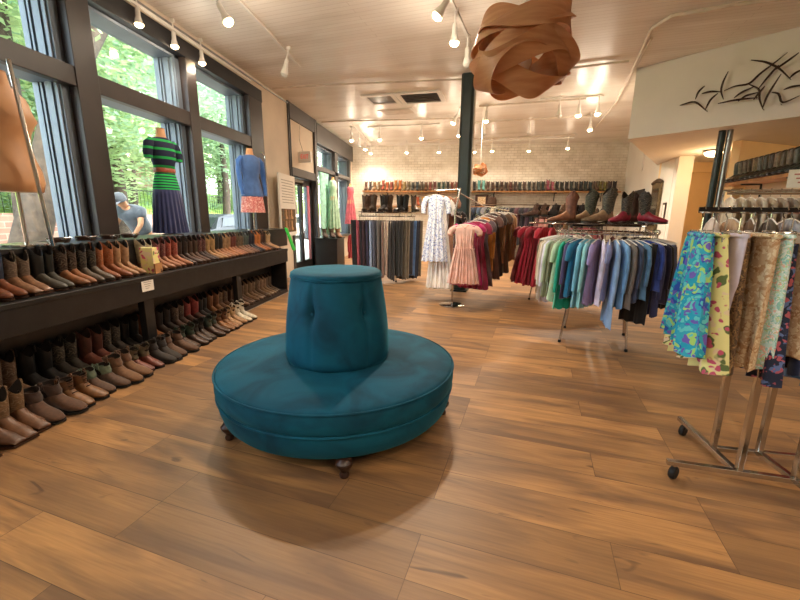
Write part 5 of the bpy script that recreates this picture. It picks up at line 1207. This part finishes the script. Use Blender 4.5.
spots = [((-11.0, 12, 0), 'tree standing behind the striped mannequin across the street', 0), ((-13.2, 8.6, 1.3), 'round tree on the bank seen in the nearest window', 1), ((-14, 16, 1.5), 'broad tree on the bank beyond the dark car', 0),
         ((-12.9, 21.5, 1.3), 'tree on the bank behind the blue cardigan mannequin', 1), ((-11.5, 28, 0), 'tall tree seen through the far windows, nearer one', 0), ((-15, 36, 1.5), 'tall tree seen through the far windows, farther one', 1), ((-16, 26, 1.8), 'dense tree behind the roadside trees in the middle distance', 0), ((-17, 11, 2), 'dense tree at the back of the grass bank', 1), ((-18.5, 32, 2), 'far tree filling the gap seen beside the blue cardigan', 0), ((-18.5, 21, 2), 'far tree rising in front of the brick house', 1)]
for i, (p, lb, mi) in enumerate(spots):
    tree(p, [(0, 0, -.1), (.05, .1, 1.5), (0, .1, 3.2), (-.1, 0, 5)], [((0, 0, 3.6), (2.9, 3.2, 2.0)), ((.3, 1.6, 6.2), (2.8, 3.2, 2.4)), ((-.3, -1.8, 5.6), (2.6, 2.8, 2.2)), ((0, .6, 8.6), (2.6, 3.0, 2.0))], lb, .22, mi)
for i, (y, lb) in enumerate([(3, 'leafy shrub on the bank opposite the nearest window'), (9.8, 'low shrub on the bank behind the crouching person'), (14, 'low shrub behind the wall in the middle window'), (19, 'shrub beside the dark parked car'), (24.5, 'shrub at the far end of the bank')]):
    r = empty('shrub', (-13.8, y, 1.5)); tag(r, lb, 'shrub', 'shrubs on the bank')
    me = protoc[i % 2].copy(); me.materials.clear(); me.materials.append(LM[i % 2]); o = bpy.data.objects.new('foliage', me); COL.objects.link(o); o.parent = r; o.scale = (1.3, 2.2, .9); o.location = (0, 0, .7)
    MB().tube([(0, 0, -.3), (0, 0, .6)], .05, 6).build('stem', BK, r)
def car(loc, rz, c_, label):
    r = empty('parked_car', loc, rz); tag(r, label, 'car')
    P = [(-2.2, .35), (-2.25, .62), (-2.15, .85), (-1.6, .92), (-1.15, 1.32), (-.4, 1.45), (.5, 1.42), (1.15, 1.05), (1.9, .90), (2.2, .72), (2.25, .40), (2.1, .25), (-2.1, .25)]
    lo_ = [[(x, s_ * (.86 if z_ < 1 else .70), z_) for x, z_ in P] for s_ in (-1, -.93, .93, 1)]
    for q in (lo_[0], lo_[3]):
        for i, (x, y_, z_) in enumerate(q): q[i] = (x * .97, y_ * .94, z_ - .02 if z_ > .5 else z_ + .02)
    MB().loft(lo_).build('body', simple('car_paint_' + label.split()[0], c_, .5, 0), r, angle=30)
    gm = simple('car_glass', '#1c2226', .35)
    for s_ in (-1, 1):
        MB().add([(x, s_ * (.72 if z_ > 1.1 else .80), z_) for x, z_ in ((-1.2, .98), (-.95, 1.30), (.35, 1.36), (.95, 1.05))] + [(x, s_ * (.66), z_) for x, z_ in ((-1.2, .98), (-.95, 1.30), (.35, 1.36), (.95, 1.05))], [(0, 1, 2, 3), (7, 6, 5, 4), (0, 4, 5, 1), (1, 5, 6, 2), (2, 6, 7, 3), (3, 7, 4, 0)]).build('side_window', gm, r, smooth=False)
        for x in (-1.4, 1.4):
            MB().lathe([(.001, -.1), (.24, -.1), (.32, -.07), (.32, .07), (.24, .1), (.001, .1)], 24).build('wheel', M['rubber'], r, loc=(x, s_ * .78, .32), rot=(pi / 2, 0, 0))
    MB().beam((.55, 0, 1.415), (1.12, 0, 1.07), 1.25, .03).build('windscreen', gm, r, smooth=False)
    MB().beam((-1.17, 0, 1.30), (-1.6, 0, .955), 1.25, .03).build('rear_window', gm, r, smooth=False)
    return r
car((-9.3, 15.0, -.06), rad(90), '#20242a', 'black parked car on the street behind the cardigan mannequin')
car((-9.6, 24.5, -.06), rad(90), '#d8dadc', 'white parked car further along the street seen by the door')
car((-9.4, 9.6 - 4.2, -.06), rad(90), '#9aa0a6', 'silver parked car on the street outside the nearest window') if 0 else None
# stooping passer-by
pr = empty('person', (-6.1, 7.2, 0), rad(-90)); tag(pr, 'person in grey T-shirt and grey cap stooping forward on the sidewalk', 'person')
def skin_obj(name, verts, edges, radii, mat, parent, color=None, sub=2):
    me = bpy.data.meshes.new(name); me.from_pydata(verts, edges, []); o = bpy.data.objects.new(name, me); COL.objects.link(o)
    sk_ = o.modifiers.new('skin', 'SKIN'); sk_.use_smooth_shade = True
    layer = me.skin_vertices[0].data if me.skin_vertices else None
    if layer is None:
        bm = bmesh.new(); bm.from_mesh(me); bm.verts.layers.skin.verify(); bm.to_mesh(me); bm.free(); layer = me.skin_vertices[0].data
    for i, r_ in enumerate(radii): layer[i].radius = r_ if isinstance(r_, tuple) else (r_, r_)
    layer[0].use_root = True
    ss = o.modifiers.new('sub', 'SUBSURF'); ss.levels = sub; ss.render_levels = sub
    dg = bpy.context.evaluated_depsgraph_get(); m2_ = bpy.data.meshes.new_from_object(o.evaluated_get(dg)); bpy.data.objects.remove(o)
    m2_.materials.clear(); m2_.materials.append(mat); m2_.shade_smooth(); o = bpy.data.objects.new(name, m2_); COL.objects.link(o); o.parent = parent
    if color: o.color = lin(color)
    return o
# local frame: facing +X, person stoops forward
V = [(0, 0, .95), (.10, 0, 1.14), (.24, 0, 1.34), (.34, 0, 1.47), (.40, 0, 1.51), (.46, 0, 1.55), (.53, 0, 1.64),
     (.30, .20, 1.42), (.38, .25, 1.18), (.52, .20, .98), (.57, .18, .92), (.30, -.20, 1.42), (.40, -.25, 1.18), (.55, -.18, 1.00), (.60, -.16, .94),
     (0, .11, .88), (.10, .12, .50), (-.02, .12, .10), (.08, .13, .04), (0, -.11, .88), (.16, -.12, .50), (.08, -.12, .10), (.18, -.13, .04)]
E_ = [(0, 1), (1, 2), (2, 3), (3, 4), (4, 5), (5, 6), (3, 7), (7, 8), (8, 9), (9, 10), (3, 11), (11, 12), (12, 13), (13, 14), (0, 15), (15, 16), (16, 17), (17, 18), (0, 19), (19, 20), (20, 21), (21, 22)]
Rr = [(.14, .13), (.135, .12), (.15, .12), (.12, .10), .055, .085, .095, .065, .048, .036, .030, .065, .048, .036, .030, .09, .06, .045, .04, .09, .06, .045, .04]
skin_obj('body', V, E_, Rr, M['skin'], pr)
skin_obj('t_shirt', [V[0], V[1], V[2], V[3], V[7], (.33, .235, 1.27), V[11], (.335, -.235, 1.27), (.40, 0, 1.50)], [(0, 1), (1, 2), (2, 3), (3, 4), (4, 5), (3, 6), (6, 7), (3, 8)], [(.19, .19), (.20, .19), (.22, .20), (.21, .19), .14, .11, .14, .11, .10], M['cloth'], pr, '#454c56')
skin_obj('shorts', [(0, 0, .92), (0, .11, .86), (.07, .12, .55), (0, -.11, .86), (.12, -.12, .55)], [(0, 1), (1, 2), (0, 3), (3, 4)], [(.15, .15), .115, .095, .115, .095], M['cloth'], pr, '#5a4038')
MB().lathe([(.112, -.03), (.115, .02), (.10, .08), (.06, .115), (.001, .125)], 24).build('cap', M['cloth'], pr, loc=(.52, 0, 1.64), rot=(0, rad(28), 0), color='#474b52')
MB().loft([[(.09 + .09 * t, y_ * (1 - .3 * t), .0 - .02 * t + e) for y_ in (-.09, -.05, 0, .05, .09)] + [(.09 + .09 * t, y_ * (1 - .3 * t), -.008 - .02 * t + e) for y_ in (.09, .05, 0, -.05, -.09)] for t, e in ((0, 0), (.6, 0), (1, 0))]).build('cap_brim', M['cloth'], pr, loc=(.52, 0, 1.64), rot=(0, rad(28), 0), color='#5c6068')
MB().tube([(.10, 0, .0), (.125, 0, -.02), (.11, 0, -.03)], .012, 6).build('nose', M['skin'], pr, loc=(.54, 0, 1.65), rot=(0, rad(28), 0))
for s_ in (-1, 1):
    MB().lathe([(.001, -.01), (.012, 0), (.001, .01)], 10).build('eye', M['rubber'], pr, loc=(.635, s_ * .032, 1.625))
    MB().lathe([(.001, -.008), (.026, -.004), (.028, .004), (.001, .008)], 12).build('ear', M['skin'], pr, loc=(.52, s_ * .098, 1.62), rot=(pi / 2, 0, 0))
    # five bent fingers on each hand
    hx, hy, hz = (.57, .18, .92) if s_ > 0 else (.60, -.16, .94)
    for k in range(4):
        yk = hy + (k - 1.5) * .02; L_ = (.07, .08, .075, .06)[k]
        MB().tube([(hx, yk, hz), (hx + L_ * .5, yk, hz - .03), (hx + L_ * .75, yk, hz - .065)], [.010, .009, .007], 6).build('finger', M['skin'], pr)
    MB().tube([(hx - .01, hy - s_ * .03, hz + .01), (hx + .03, hy - s_ * .055, hz - .015), (hx + .05, hy - s_ * .05, hz - .04)], [.012, .010, .008], 6).build('thumb', M['skin'], pr)

# ---- prototypes are not part of the shop
for p in list(BP.values()) + [HG, CL] + [q for v in G.values() for q in v] + [HP[True], HP[False], GF, GP, GM]:
    remove_proto(p)
